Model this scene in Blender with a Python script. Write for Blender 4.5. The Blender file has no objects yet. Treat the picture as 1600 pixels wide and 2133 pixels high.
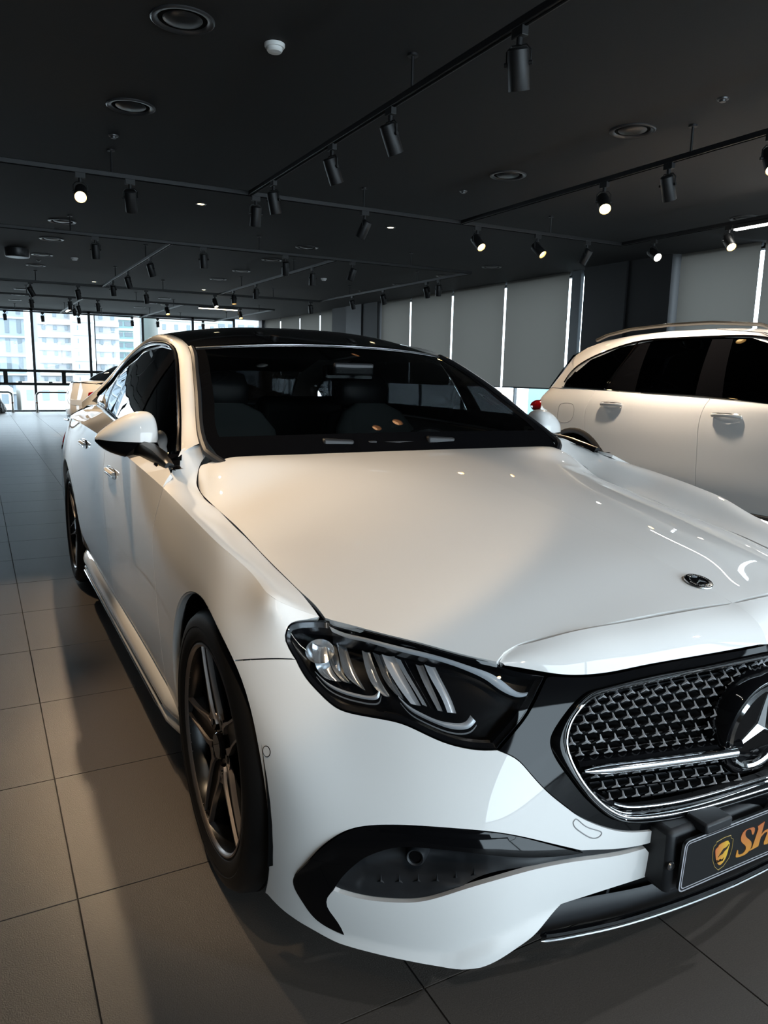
import bpy, bmesh, math, random
import numpy as np
from mathutils import Vector, Matrix
from mathutils.geometry import delaunay_2d_cdt
R=math.radians
SC=bpy.context.scene
COL=SC.collection
# ------------------------------------------------------------------ camera
cam=bpy.data.cameras.new('camera'); camo=bpy.data.objects.new('camera',cam); COL.objects.link(camo)
def _cam():
    yaw,pit,rol=R(28.389),R(-10.362),R(1.201)
    f=Vector((math.sin(yaw)*math.cos(pit),math.cos(yaw)*math.cos(pit),math.sin(pit)))
    r=Vector((math.cos(yaw),-math.sin(yaw),0)); u=r.cross(f)
    r2=r*math.cos(rol)+u*math.sin(rol); u2=-r*math.sin(rol)+u*math.cos(rol)
    m=Matrix((r2,u2,-f)).transposed().to_4x4(); m.translation=Vector((-1.368,-.84,1.242)); return m
camo.matrix_world=_cam()
cam.sensor_fit='HORIZONTAL'; cam.sensor_width=36.0; cam.lens=36*1561.5/1600; cam.clip_start=.05; cam.clip_end=400
SC.camera=camo
# ------------------------------------------------------------------ view, world
SC.view_settings.view_transform='Standard'; SC.view_settings.look='None'; SC.view_settings.gamma=1; SC.view_settings.use_curve_mapping=False
SC.view_settings.exposure=0.65
W=bpy.data.worlds.new('sky'); SC.world=W; W.use_nodes=True
_b=W.node_tree.nodes['Background']; _b.inputs[0].default_value=(.78,.90,1.0,1); _b.inputs[1].default_value=5.4
SC.cycles.max_bounces=10; SC.cycles.glossy_bounces=5; SC.cycles.transmission_bounces=8; SC.cycles.transparent_max_bounces=12; SC.cycles.diffuse_bounces=4
SC.cycles.sample_clamp_indirect=4.0; SC.cycles.caustics_reflective=False; SC.cycles.caustics_refractive=False; SC.cycles.blur_glossy=.3
SC.cycles.use_denoising=True
# ------------------------------------------------------------------ room size (metres); x across, y deep, z up
XL,XR,YF,YB,ZC=-6.2,6.8,-5.2,23.07,2.88
def area(name,loc,rot,sx,sy,col,power,portal=False):
    l=bpy.data.lights.new(name,'AREA'); l.shape='RECTANGLE'; l.size=sx; l.size_y=sy; l.color=col; l.energy=power
    l.cycles.is_portal=portal
    o=bpy.data.objects.new(name,l); o.location=loc; o.rotation_euler=rot; COL.objects.link(o); return o
# sky portals in the glazed walls (no light of their own: they only guide the sampling of the sky)
area('window_portal',((XL+XR)/2,YB-.02,1.44),(R(-90),0,0),XR-XL,2.86,(1,1,1),1,True)
area('window_portal',(2.2,YF+.02,1.44),(R(90),0,0),8.8,2.86,(1,1,1),1,True)
# ------------------------------------------------------------------ helpers
def link(o,parent=None):
    COL.objects.link(o)
    if parent is not None:
        o.parent=parent; o.matrix_parent_inverse=Matrix.Translation(-wloc(parent))
    return o
def wloc(o):
    v=Vector(o.get('_w',(0,0,0))) if '_w' in o else Vector((0,0,0)); return v
def mesh(name,V,F,mat=None,parent=None,smooth=True,N=None,sharp=None):
    me=bpy.data.meshes.new(name); me.from_pydata([tuple(map(float,v)) for v in V],[],[tuple(map(int,f)) for f in F]); me.update()
    if mat is not None: me.materials.append(mat)
    if smooth: me.polygons.foreach_set('use_smooth',[True]*len(me.polygons))
    if N is not None: me.normals_split_custom_set_from_vertices([tuple(map(float,n)) for n in N])
    elif smooth and sharp: me.set_sharp_from_angle(angle=R(sharp))
    o=bpy.data.objects.new(name,me); return link(o,parent)
class B:
    """collects simple solids into one mesh"""
    def __init__(s): s.v=[]; s.f=[]
    def add(s,V,F,M=None):
        n=len(s.v); s.v+=[tuple(M@Vector(v)) if M else tuple(v) for v in V]; s.f+=[tuple(i+n for i in f) for f in F]; return s
    def box(s,c,d,M=None):
        x,y,z=c; a,b,e=d[0]/2,d[1]/2,d[2]/2
        V=[(x+i*a,y+j*b,z+k*e) for i in(-1,1) for j in(-1,1) for k in(-1,1)]
        return s.add(V,[(0,1,3,2),(4,6,7,5),(0,4,5,1),(2,3,7,6),(0,2,6,4),(1,5,7,3)],M)
    def cyl(s,p,q,r,n=16,r2=None,caps=True):
        p=Vector(p);q=Vector(q);d=(q-p).normalized(); a=d.orthogonal().normalized(); b=d.cross(a); r2=r if r2 is None else r2
        V=[p+(a*math.cos(t)+b*math.sin(t))*r for t in [2*math.pi*i/n for i in range(n)]]+[q+(a*math.cos(t)+b*math.sin(t))*r2 for t in [2*math.pi*i/n for i in range(n)]]
        F=[(i,(i+1)%n,n+(i+1)%n,n+i) for i in range(n)]
        if caps: F+=[tuple(range(n-1,-1,-1)),tuple(range(n,2*n))]
        return s.add(V,F)
    def lathe(s,prof,n=32,M=None,close=False):
        """prof: (radius, height) about local z"""
        V=[];m=len(prof)
        for i in range(n):
            t=2*math.pi*i/n
            V+=[(r*math.cos(t),r*math.sin(t),h) for r,h in prof]
        F=[]
        for i in range(n):
            for j in range(m-1 if not close else m):
                F.append((i*m+j,((i+1)%n)*m+j,((i+1)%n)*m+(j+1)%m,i*m+(j+1)%m))
        return s.add(V,F,M)
    def tube(s,path,r,n=8,closed=False,caps=True,flat=None,up=None):
        """round (or flattened, flat=(a,b)) tube along a path"""
        P=[Vector(p) for p in path]; m=len(P); V=[]; prev=None
        for i,p in enumerate(P):
            a=P[(i-1)%m] if (i>0 or closed) else p; b=P[(i+1)%m] if (i<m-1 or closed) else p
            d=(b-a).normalized()
            if up is not None: x=d.cross(Vector(up[i] if hasattr(up[0],'__len__') else up)); x=x.normalized() if x.length>1e-6 else d.orthogonal().normalized()
            elif prev is None: x=d.orthogonal().normalized()
            else: x=(prev-d*prev.dot(d)).normalized()
            prev=x; y=d.cross(x); ri=r[i] if hasattr(r,'__len__') else r
            fa,fb=flat if flat else (1,1)
            V+=[p+(x*math.cos(t)*fa+y*math.sin(t)*fb)*ri for t in [2*math.pi*k/n for k in range(n)]]
        F=[]
        for i in range(m if closed else m-1):
            for k in range(n): F.append((i*n+k,i*n+(k+1)%n,((i+1)%m)*n+(k+1)%n,((i+1)%m)*n+k))
        if caps and not closed: F+=[tuple(range(n-1,-1,-1)),tuple(range((m-1)*n,m*n))]
        return s.add(V,F)
    def prism(s,poly,h0,h1,M=None):
        """closed 2-D outline extruded along local z"""
        n=len(poly); V=[(x,y,h0) for x,y in poly]+[(x,y,h1) for x,y in poly]
        return s.add(V,[tuple(range(n-1,-1,-1)),tuple(range(n,2*n))]+[(i,(i+1)%n,n+(i+1)%n,n+i) for i in range(n)],M)
    def grid(s,P,flip=False):
        """P[i][j] points"""
        a=len(P);b=len(P[0]); V=[tuple(p) for r in P for p in r]; F=[]
        for i in range(a-1):
            for j in range(b-1):
                q=(i*b+j,i*b+j+1,(i+1)*b+j+1,(i+1)*b+j); F.append(q[::-1] if flip else q)
        return s.add(V,F)
    def mirror(s):
        n=len(s.v); s.v+=[(-x,y,z) for x,y,z in s.v]; s.f+=[tuple(i+n for i in f[::-1]) for f in s.f]; return s
    def make(s,name,mat,parent=None,smooth=True,sharp=35,bevel=0,fix=True):
        o=mesh(name,s.v,s.f,mat,parent,smooth=False)
        me=o.data
        if fix:
            bm=bmesh.new(); bm.from_mesh(me); bmesh.ops.recalc_face_normals(bm,faces=bm.faces); bm.to_mesh(me); bm.free()
        if smooth:
            me.polygons.foreach_set('use_smooth',[True]*len(me.polygons)); me.set_sharp_from_angle(angle=R(sharp))
        if bevel:
            m=o.modifiers.new('edge','BEVEL'); m.width=bevel; m.segments=2; m.limit_method='ANGLE'; m.angle_limit=R(40); m.harden_normals=False
        return o
def thing(name,label,cat,loc=(0,0,0),group=None,kind=None):
    o=bpy.data.objects.new(name,None); COL.objects.link(o); o.location=loc; o.empty_display_size=.1
    o['_w']=list(map(float,loc)); tag(o,label,cat,group,kind); return o
def tag(o,label=None,cat=None,group=None,kind=None):
    if label: o['label']=label
    if cat: o['category']=cat
    if group: o['group']=group
    if kind: o['kind']=kind
    return o
def copy_tree(o,loc=None,rotz=None,label=None,parent=None):
    c=o.copy(); COL.objects.link(c)
    if parent is not None: c.parent=parent
    if loc is not None: c.location=loc; c['_w']=list(map(float,loc))
    if rotz is not None: c.rotation_euler=(0,0,rotz)
    if label: c['label']=label
    for ch in list(o.children): copy_tree(ch,parent=c)
    return c
# ------------------------------------------------------------------ materials
def mat(name,col,rough=.5,metal=0,coat=0,coatr=.03,spec=.5,emit=None,estr=0,trans=0,ior=1.45,alpha=1):
    m=bpy.data.materials.new(name); m.use_nodes=True; p=m.node_tree.nodes['Principled BSDF']; i=p.inputs
    i['Base Color'].default_value=(*col,1); i['Roughness'].default_value=rough; i['Metallic'].default_value=metal
    i['Coat Weight'].default_value=coat; i['Coat Roughness'].default_value=coatr; i['Specular IOR Level'].default_value=spec
    i['Transmission Weight'].default_value=trans; i['IOR'].default_value=ior; i['Alpha'].default_value=alpha
    if emit: i['Emission Color'].default_value=(*emit,1); i['Emission Strength'].default_value=estr
    return m
def nodes(m): return m.node_tree.nodes,m.node_tree.links,m.node_tree.nodes['Principled BSDF']
def noise_bump(m,scale,strength,dist=.002,detail=4,rough_var=None,col_var=None):
    N,L,p=nodes(m); t=N.new('ShaderNodeTexCoord'); n=N.new('ShaderNodeTexNoise'); n.inputs['Scale'].default_value=scale; n.inputs['Detail'].default_value=detail
    L.new(t.outputs['Object'],n.inputs['Vector']); b=N.new('ShaderNodeBump'); b.inputs['Strength'].default_value=strength; b.inputs['Distance'].default_value=dist
    L.new(n.outputs['Fac'],b.inputs['Height']); L.new(b.outputs['Normal'],p.inputs['Normal'])
    if col_var:
        r=N.new('ShaderNodeValToRGB'); r.color_ramp.elements[0].position=.35; r.color_ramp.elements[1].position=.65
        r.color_ramp.elements[0].color=(*col_var[0],1); r.color_ramp.elements[1].color=(*col_var[1],1); L.new(n.outputs['Fac'],r.inputs['Fac']); L.new(r.outputs['Color'],p.inputs['Base Color'])
    if rough_var:
        r=N.new('ShaderNodeMapRange'); r.inputs['To Min'].default_value=rough_var[0]; r.inputs['To Max'].default_value=rough_var[1]; L.new(n.outputs['Fac'],r.inputs['Value']); L.new(r.outputs['Result'],p.inputs['Roughness'])
    return m
def see_through(name,tint,rough=0.0,refl=1.0,ior=1.5):
    """thin pane: tinted straight-through light plus fresnel reflection"""
    m=bpy.data.materials.new(name); m.use_nodes=True; N=m.node_tree.nodes; L=m.node_tree.links; N.clear()
    o=N.new('ShaderNodeOutputMaterial'); t=N.new('ShaderNodeBsdfTransparent'); t.inputs[0].default_value=(*tint,1)
    g=N.new('ShaderNodeBsdfGlossy'); g.inputs['Roughness'].default_value=rough; g.inputs['Color'].default_value=(refl,refl,refl,1)
    w=N.new('ShaderNodeLayerWeight'); w.inputs['Blend'].default_value=.5; pw=N.new('ShaderNodeMath'); pw.operation='POWER'; pw.inputs[1].default_value=5
    r0=((ior-1)/(ior+1))**2; ma=N.new('ShaderNodeMath'); ma.operation='MULTIPLY_ADD'; ma.inputs[1].default_value=1-r0; ma.inputs[2].default_value=r0; x=N.new('ShaderNodeMixShader')
    L.new(w.outputs['Facing'],pw.inputs[0]); L.new(pw.outputs[0],ma.inputs[0]); L.new(ma.outputs[0],x.inputs[0]); L.new(t.outputs[0],x.inputs[1]); L.new(g.outputs[0],x.inputs[2]); L.new(x.outputs[0],o.inputs[0]); return m
M={}
M['paint']=mat('white_car_paint',(.78,.775,.76),.5,coat=1,coatr=.012,spec=.12)
M['gloss']=mat('gloss_black',(.003,.003,.0035),.045,spec=.34)
M['matte']=mat('dark_grey_plastic',(.012,.013,.015),.5); noise_bump(M['matte'],900,.12,.0005)
M['void']=mat('black_void',(.002,.002,.002),.9,spec=.1)
M['chrome']=mat('chrome',(.86,.87,.88),.06,1)
M['dchrome']=mat('dark_chrome',(.16,.15,.15),.12,1)
M['satin']=mat('satin_silver',(.55,.55,.56),.28,1)
M['alloy']=mat('machined_alloy',(.26,.23,.215),.34,.9)
M['tyre']=mat('tyre_rubber',(.0065,.006,.0058),.6,spec=.3)
M['glass']=see_through('tinted_windscreen',(.36,.38,.38))
M['dglass']=see_through('privacy_glass',(.012,.013,.014))
M['clear']=see_through('clear_lens',(.86,.88,.90),ior=1.45)
M['pane']=see_through('window_pane',(.93,.96,.97),ior=1.35)
M['seat']=mat('black_leather',(.010,.010,.011),.45)
M['film']=mat('plastic_film',(.10,.11,.11),.3)
M['red']=mat('red_lens',(.25,.004,.006),.08,coat=1)
def _nat(k):
    k=np.asarray(k,float); n=len(k); h=np.diff(k); A=np.eye(n); B=np.zeros((n,n))
    for i in range(1,n-1):
        A[i,i-1]=h[i-1]; A[i,i]=2*(h[i-1]+h[i]); A[i,i+1]=h[i]
        B[i,i-1]+=6/h[i-1]; B[i,i]-=6/h[i-1]+6/h[i]; B[i,i+1]+=6/h[i]
    return np.linalg.solve(A,B)
def _basis(k,M,x):
    k=np.asarray(k,float); x=np.asarray(x,float); n=len(k); I=np.eye(n)
    xc=np.clip(x,k[0],k[-1]); i=np.clip(np.searchsorted(k,xc,side='right')-1,0,n-2); h=(k[i+1]-k[i])[:,None]
    a=((k[i+1]-xc)[:,None])/h; b=1-a
    V=a*I[i]+b*I[i+1]+((a**3-a)*M[i]+(b**3-b)*M[i+1])*h*h/6
    D=(I[i+1]-I[i])/h+(-(3*a*a-1)*M[i]+(3*b*b-1)*M[i+1])*h/6
    V=V+D*(x-xc)[:,None]
    return V,D
class Net:
    """bicubic interpolating surface through a net of points (x,y,z); t runs along a row, r across rows"""
    def __init__(s,C,tk,rk,sg=1):
        s.sg=sg; s.C=np.array(C,float); s.tk=np.array(tk,float); s.rk=np.array(rk,float); s.Mt=_nat(s.tk); s.Mr=_nat(s.rk)
    def ev(s,t,r,off=0.0):
        t=np.atleast_1d(np.asarray(t,float)); r=np.atleast_1d(np.asarray(r,float))
        Vt,Dt=_basis(s.tk,s.Mt,t); Vr,Dr=_basis(s.rk,s.Mr,r)
        P=np.einsum('ni,nj,ijk->nk',Vr,Vt,s.C); T=np.einsum('ni,nj,ijk->nk',Vr,Dt,s.C); R=np.einsum('ni,nj,ijk->nk',Dr,Vt,s.C)
        N=s.sg*np.cross(T,R); N/=np.linalg.norm(N,axis=1)[:,None]+1e-12
        return P+N*np.asarray(off,float).reshape(-1,1)*np.ones((len(P),1)),N
def curve(pts,n,closed=False):
    """smooth resample of a polyline (chord-length natural cubic)"""
    p=np.array(pts,float)
    if closed: p=np.vstack([p[-3:],p,p[:4]])
    d=np.r_[0,np.cumsum(np.linalg.norm(np.diff(p,axis=0),axis=1)**.5)]
    M=_nat(d)
    if closed: x=np.linspace(d[3],d[-4],n,endpoint=False)
    else: x=np.linspace(d[0],d[-1],n)
    V,_=_basis(d,M,x); return V@p
# ---- body side and bumper wrap (visible half, x<0). columns: (s,y,z) bottom row first
COLS=[
 [(0,.075,.165),(0,.050,.28),(0,.012,.42),(0,.020,.55),(0,.035,.66),(0,.055,.722)],
 [(.25,.090,.165),(.25,.072,.28),(.25,.064,.42),(.25,.075,.55),(.25,.098,.65),(.25,.125,.695)],
 [(.45,.130,.165),(.45,.108,.28),(.45,.110,.42),(.45,.135,.55),(.45,.168,.64),(.45,.195,.685)],
 [(.58,.145,.165),(.58,.135,.28),(.58,.150,.42),(.58,.195,.55),(.58,.250,.655),(.58,.290,.705)],
 [(.70,.215,.165),(.70,.205,.28),(.70,.220,.42),(.70,.280,.55),(.70,.370,.665),(.70,.440,.715)],
 [(.80,.318,.165),(.81,.308,.28),(.81,.318,.42),(.80,.378,.55),(.79,.475,.67),(.760,.560,.734)],
 [(.865,.410,.165),(.88,.400,.28),(.885,.405,.42),(.883,.460,.55),(.865,.540,.68),(.8495,.575,.7785)],
 [(.904,.502,.165),(.916,.500,.28),(.922,.505,.42),(.926,.545,.55),(.913,.620,.69),(.8615,.650,.797)],
 [(.90,.845,.165),(.922,.845,.28),(.934,.845,.42),(.939,.845,.56),(.938,.845,.72),(.8895,.845,.841)],
 [(.895,1.25,.18),(.917,1.25,.30),(.930,1.25,.45),(.937,1.25,.60),(.938,1.25,.76),(.9155,1.25,.9035)],
 [(.895,1.62,.19),(.915,1.62,.31),(.928,1.62,.46),(.937,1.62,.62),(.940,1.62,.79),(.9305,1.62,.940)],
 [(.895,2.2,.20),(.915,2.2,.32),(.928,2.2,.47),(.938,2.2,.64),(.941,2.2,.82),(.936,2.2,.968)],
 [(.895,2.8,.20),(.915,2.8,.32),(.929,2.8,.47),(.939,2.8,.64),(.941,2.8,.82),(.934,2.8,.978)],
 [(.895,3.35,.20),(.916,3.35,.32),(.932,3.35,.46),(.942,3.35,.62),(.942,3.35,.80),(.924,3.35,.975)],
 [(.90,3.806,.18),(.92,3.806,.30),(.936,3.806,.44),(.945,3.806,.58),(.943,3.806,.76),(.905,3.806,.965)],
 [(.885,4.35,.20),(.905,4.35,.32),(.918,4.35,.45),(.922,4.35,.58),(.905,4.35,.77),(.845,4.35,.955)],
 [(.80,4.72,.22),(.825,4.74,.34),(.835,4.75,.46),(.83,4.74,.60),(.80,4.71,.78),(.735,4.66,.955)],
 [(.55,4.87,.22),(.56,4.905,.34),(.56,4.92,.46),(.56,4.91,.60),(.55,4.88,.78),(.52,4.82,.96)],
 [(0,4.90,.22),(0,4.94,.34),(0,4.955,.46),(0,4.945,.60),(0,4.91,.78),(0,4.86,.965)],
]
def _tk(C,row=2):
    C=np.array(C,float); d=np.linalg.norm(np.diff(C[:,row],axis=0),axis=1); return np.r_[0,np.cumsum(d)]
_c=np.array(COLS,float); _c[:,:,0]*=-1
TK1=_tk(_c); RK1=np.array([0,.115,.255,.395,.525,.63])
SIDE=Net(_c.transpose(1,0,2),TK1,RK1,-1)
# ---- wing top: crest -> bonnet gap.  rows of (s,y,z)
_tt=np.linspace(TK1[6],3,400); _pp=SIDE.ev(_tt,np.full(400,RK1[-1]))[0]
def _cr(u): return np.interp(u,_pp[:,1],-_pp[:,0]),np.interp(u,_pp[:,1],_pp[:,2])
def _gp(u):
    U=[.56,.67,.85,1.04,1.25,1.42]
    return np.interp(u,U,[.757,.757,.760,.765,.772,.781]),np.interp(u,U,[.733,.757,.780,.811,.842,.868])
_rows=[[(-q[0],q[1],q[2]) for q in SIDE.ev(np.linspace(TK1[6],TK1[5],5),np.full(5,RK1[-1]))[0]]]
for u in (.60,.625,.65,.70,.75,.85,.95,1.05,1.15):
    (a,b),(c,d)=_cr(u),_gp(u); row=[]
    for q in (0,.25,.5,.75,1.):
        p=1-q; h=.6*p+.4*(3*p*p-2*p**3); row.append((a+(c-a)*q,u,d+(b-d)*h))
    _rows.append(row)
_rows+=[[(*_cr(1.30),1.30),(.885,1.30,.911),(.85,1.30,.899),(.812,1.30,.873),(.774,1.30,.849)],
 [(*_cr(1.42),1.42),(.89,1.42,.933),(.855,1.42,.934),(.815,1.42,.908),(.780,1.42,.869)],
 [(*_cr(1.52),1.52),(.895,1.52,.952),(.855,1.52,.967),(.81,1.52,.958),(.765,1.52,.920)],
 [(*_cr(1.62),1.62),(.90,1.62,.962),(.865,1.62,1.0),(.81,1.62,1.015),(.735,1.60,.988)]]
_rows=[[(a,c,b) if k==0 and i>=len(_rows)-4 else (a,b,c) for k,(a,b,c) in enumerate(r)] for i,r in enumerate(_rows)]
_f=np.array(_rows,float); _f[:,:,0]*=-1
WTK=_f[:,0,1].copy(); WTK[0]=.57; WRK=np.array([0,.036,.072,.108,.144])
WING=Net(_f.transpose(1,0,2),WTK,WRK,-1)
# ---- bonnet: height field z(s,y)
def bonnet_z(s,u):
    U=[.05,.145,.25,.36,.487,.57,.75,.95,1.15,1.32,1.45,1.56]
    zc=np.interp(u,U,[.752,.786,.813,.838,.860,.873,.899,.924,.944,.958,.967,.973])
    dz=np.interp(u,U,[.230,.205,.186,.163,.147,.140,.131,.128,.119,.108,.092,.078])
    p=np.interp(u,U,[1.6,1.62,1.65,1.8,2.,2.05,2.15,2.35,2.9,4.2,14.,26.])
    sg=np.interp(u,[.5,1.04,1.25,1.42,1.56],[.757,.765,.772,.781,.783])
    return zc-dz*(abs(s)/sg)**p
_us=[.05,.145,.25,.36,.487,.57,.75,.95,1.15,1.32,1.45,1.56]; _ss=[0,.16,.32,.45,.56,.64,.69,.72,.745,.765,.782,.80]
BONNET=Net([[(-s,u,bonnet_z(s,u)) for u in _us] for s in _ss],_us,_ss)   # t = y, r = s
# ---- nose panel between bonnet lip and grille
_top=[(0,.145,.786),(.14,.163,.780),(.27,.198,.765),(.38,.226,.752),(.455,.252,.733),(.505,.262,.716),(.524,.250,.704)]
_low=[(0,.056,.725),(.15,.099,.708),(.265,.131,.696),(.345,.154,.686),(.405,.176,.685),(.470,.212,.694),(.522,.246,.701)]
_nr=[[],[],[],[]]
for i,(a,b) in enumerate(zip(_top,_low)):
    a=np.array(a);b=np.array(b);L=np.linalg.norm(a-b); o=np.array([.0,-.62,.78])
    _nr[0].append(a);_nr[1].append(a+(b-a)*.38+o*L*.13);_nr[2].append(a+(b-a)*.72+o*L*.125);_nr[3].append(b)
_n=np.array(_nr,float); _n[:,:,0]*=-1
NOSE=Net(_n,[0,.15,.28,.385,.455,.51,.535],[0,.04,.075,.11])
TR={
'HLtop':[(0.8694,0.6304),(0.7628,0.6598),(0.7018,0.6679),(0.6464,0.6629),(0.5952,0.6513),(0.5405,0.6527)],
'HLtop2':[(0.5360,0.6400),(0.5023,0.6332),(0.4627,0.6306)],
'HLin':[(0.4627,0.6306),(0.5010,0.5197),(0.5324,0.4621),(0.5773,0.4087)],
'HLlow':[(0.5773,0.4087),(0.6070,0.4072),(0.6387,0.4101),(0.6697,0.4171),(0.7003,0.4281),(0.7325,0.4381),(0.7697,0.4410),(0.8110,0.4413),(0.8532,0.4431),(0.8805,0.4509),(0.9090,0.4715),(0.9311,0.4918),(0.9500,0.5201)],
'HLout':[(0.9500,0.5201),(0.9629,0.5362),(0.9742,0.5568),(0.9714,0.5712),(0.9637,0.5864),(0.9464,0.5995),(0.9173,0.6124),(0.8694,0.6304)],
'SEAM':[(0.9499,0.5210),(0.9931,0.5148),(1.0446,0.5037),(1.1298,0.4832)],
'SURL':[(0.5773,0.4087),(0.5473,0.3927),(0.5283,0.3681),(0.4988,0.3278),(0.4628,0.2932),(0.4343,0.2700),(0.3814,0.2414),(0.3410,0.2271),(0.3010,0.2204),(0.2513,0.2170)],
'UBL':[(0.2468,0.2162),(0.2567,0.1989),(0.2833,0.1902),(0.3512,0.1913),(0.3976,0.1975),(0.4310,0.2017)],
'FTout':[(0.4310,0.2017),(0.4831,0.2213),(0.5698,0.2504),(0.6515,0.2621),(0.7320,0.2627),(0.7957,0.2567),(0.8471,0.2457),(0.8823,0.2308),(0.9140,0.2071),(0.9423,0.1774),(0.9737,0.1361),(1.0050,0.0843),(0.9873,0.0454),(0.9629,0.0166),(0.9332,0.0035),(0.8936,-0.0012)],
'FTin':[(0.8936,-0.0012),(0.9109,0.0297),(0.9272,0.0522),(0.9278,0.0755),(0.9121,0.1017),(0.8926,0.1347),(0.8703,0.1634),(0.8403,0.1919),(0.8017,0.2141),(0.7682,0.2234),(0.7196,0.2261),(0.6551,0.2234),(0.5720,0.2130),(0.4829,0.2037),(0.4310,0.2017)],
'INB':[(0.9122,0.1000),(0.8625,0.0989),(0.8193,0.1031),(0.7773,0.1101),(0.7366,0.1209),(0.6773,0.1467),(0.6158,0.1674),(0.5283,0.1823),(0.4245,0.1822),(0.3499,0.1786),(0.2877,0.1826)],
'BLR':[(0.2877,0.1826),(0.2683,0.1594),(0.2412,0.1175)],
'BLL':[(0.2409,0.1163),(0.3039,0.1093),(0.3512,0.1038),(0.4038,0.0972),(0.4628,0.0912)],
'LIPD':[(0.4628,0.0912),(0.4989,0.0645),(0.5288,0.0434),(0.5592,0.0261),(0.6029,0.0009),(0.6241,-0.0077)],
'LIP':[(0.6241,-0.0077),(0.6528,-0.0119),(0.7058,-0.0131),(0.7705,-0.0137),(0.8401,-0.0164),(0.9141,-0.0194),(0.9672,-0.0168),(1.0254,-0.0135),(1.0980,0.0030)],
'CREASE':[(0.8936,-0.0012),(0.8079,0.0036),(0.7410,0.0062),(0.6964,0.0089),(0.6708,0.0164),(0.6091,0.0483),(0.5342,0.0748),(0.4634,0.0891)],
'RINGo':[(0.0028,0.6110),(0.0848,0.6043),(0.1653,0.5975),(0.2816,0.5933),(0.3717,0.5756),(0.3934,0.5661),(0.4215,0.5323),(0.4471,0.4919),(0.4716,0.4500),(0.4805,0.4216),(0.4730,0.3865),(0.4527,0.3488),(0.4264,0.3099),(0.4004,0.2819),(0.3738,0.2599),(0.3347,0.2432),(0.3024,0.2360),(0.2202,0.2338),(0.1361,0.2400),(0.0076,0.2594)],
'RINGm':[(0.0049,0.5966),(0.1684,0.5813),(0.2850,0.5746),(0.3593,0.5650),(0.3917,0.5461),(0.4187,0.5136),(0.4427,0.4713),(0.4552,0.4263),(0.4538,0.3976),(0.4433,0.3617),(0.4211,0.3217),(0.3863,0.2830),(0.3459,0.2579),(0.3001,0.2489),(0.2218,0.2468),(0.1384,0.2526),(0.0104,0.2725)],
'STRIP':[(0.4973,0.0168),(0.4500,0.0061),(0.3468,0.0028),(0.2441,0.0110),(0.1229,0.0142),(-0.0184,0.0134),(-0.1204,0.0171)],
'ARCHF':[(1.1289,0.4837),(1.1129,0.4621),(1.1002,0.4353),(1.0956,0.3998),(1.0930,0.3658),(1.0927,0.3298)],
'TOW':[(0.4502,0.2617),(0.4442,0.2675),(0.4223,0.2494),(0.3903,0.2330),(0.3941,0.2257),(0.4085,0.2241),(0.4302,0.2371),(0.4473,0.2529)],
'DSH':[(1.9170,0.6304),(1.9401,0.5929),(1.9707,0.5458),(1.9840,0.4904),(1.9802,0.4389),(1.9856,0.3403),(1.9810,0.2034),(1.9711,0.1108)],
'DSH2':[(2.8606,0.6288),(2.9005,0.5801),(2.9605,0.5092),(2.9707,0.4379),(2.9708,0.3222),(2.9759,0.2088),(2.9759,0.0956)],
'WGAP':[(0.5726,0.1596),(0.6188,0.1531),(0.6751,0.1412),(0.8416,0.1412),(1.0406,0.1427),(1.2367,0.1388),(1.3799,0.1333),(1.4377,0.1327),(1.4928,0.1393),(1.5563,0.1463),(1.6045,0.1529)],
'BGAP':[(0.5568,0.7522),(0.6143,0.7522),(0.6792,0.7575),(0.8390,0.7632),(1.0450,0.7649),(1.2554,0.7712),(1.4087,0.7823),(1.4753,0.7802),(1.5111,0.7719),(1.5469,0.7526),(1.5833,0.7220)],
'BHL':[(0.5533,0.7527),(0.4863,0.7131),(0.4272,0.6773),(0.3592,0.6276),(0.2975,0.5779),(0.2450,0.5297)],
'BSHUT':[(0.2466,0.5241),(0.2551,0.5046),(0.2559,0.4721),(0.2494,0.4400),(0.2283,0.3679),(0.1968,0.2556),(0.1689,0.1353),(0.1452,0.0004)],
'WPIL':[(1.6045,0.1529),(1.6412,0.1427),(1.5856,0.1117),(1.5539,0.1015),(1.4292,0.0698),(1.3783,0.0461),(1.3217,0.0005)],
'ARCH':[(1.1082,0.0021),(1.0849,0.0575),(1.0721,0.1153),(1.0681,0.1739),(1.0698,0.2336),(1.0739,0.2958),(1.0782,0.3564),(1.0850,0.4088),(1.1012,0.4514),(1.1346,0.4848),(1.1898,0.5089),(1.2686,0.5233),(1.3600,0.5284),(1.4445,0.5258),(1.5150,0.5166),(1.5755,0.5010),(1.6287,0.4790),(1.6760,0.4503),(1.7180,0.4145),(1.7547,0.3708),(1.7851,0.3200),(1.8079,0.2651),(1.8218,0.2094),(1.8265,0.1536),(1.8217,0.0977),(1.8076,0.0426),(1.7842,-0.0100)],
'ARCHR':[(4.0572,-0.0176),(4.0316,0.0503),(4.0211,0.1243),(4.0260,0.2025),(4.0463,0.2769),(4.0811,0.3425),(4.1290,0.3984),(4.1883,0.4436),(4.2564,0.4763),(4.3305,0.4964),(4.4074,0.5046),(4.4843,0.5014),(4.5583,0.4874),(4.6270,0.4621),(4.6873,0.4247),(4.7366,0.3712),(4.7724,0.2951),(4.7927,0.2099),(4.7968,0.1307),(4.7850,0.0571),(4.7580,-0.0110)],
'RSH':[(4.2032,0.6290),(4.1922,0.5669),(4.1011,0.4886),(4.0208,0.3834),(3.9859,0.2468),(3.9809,0.0964)],
}
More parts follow.
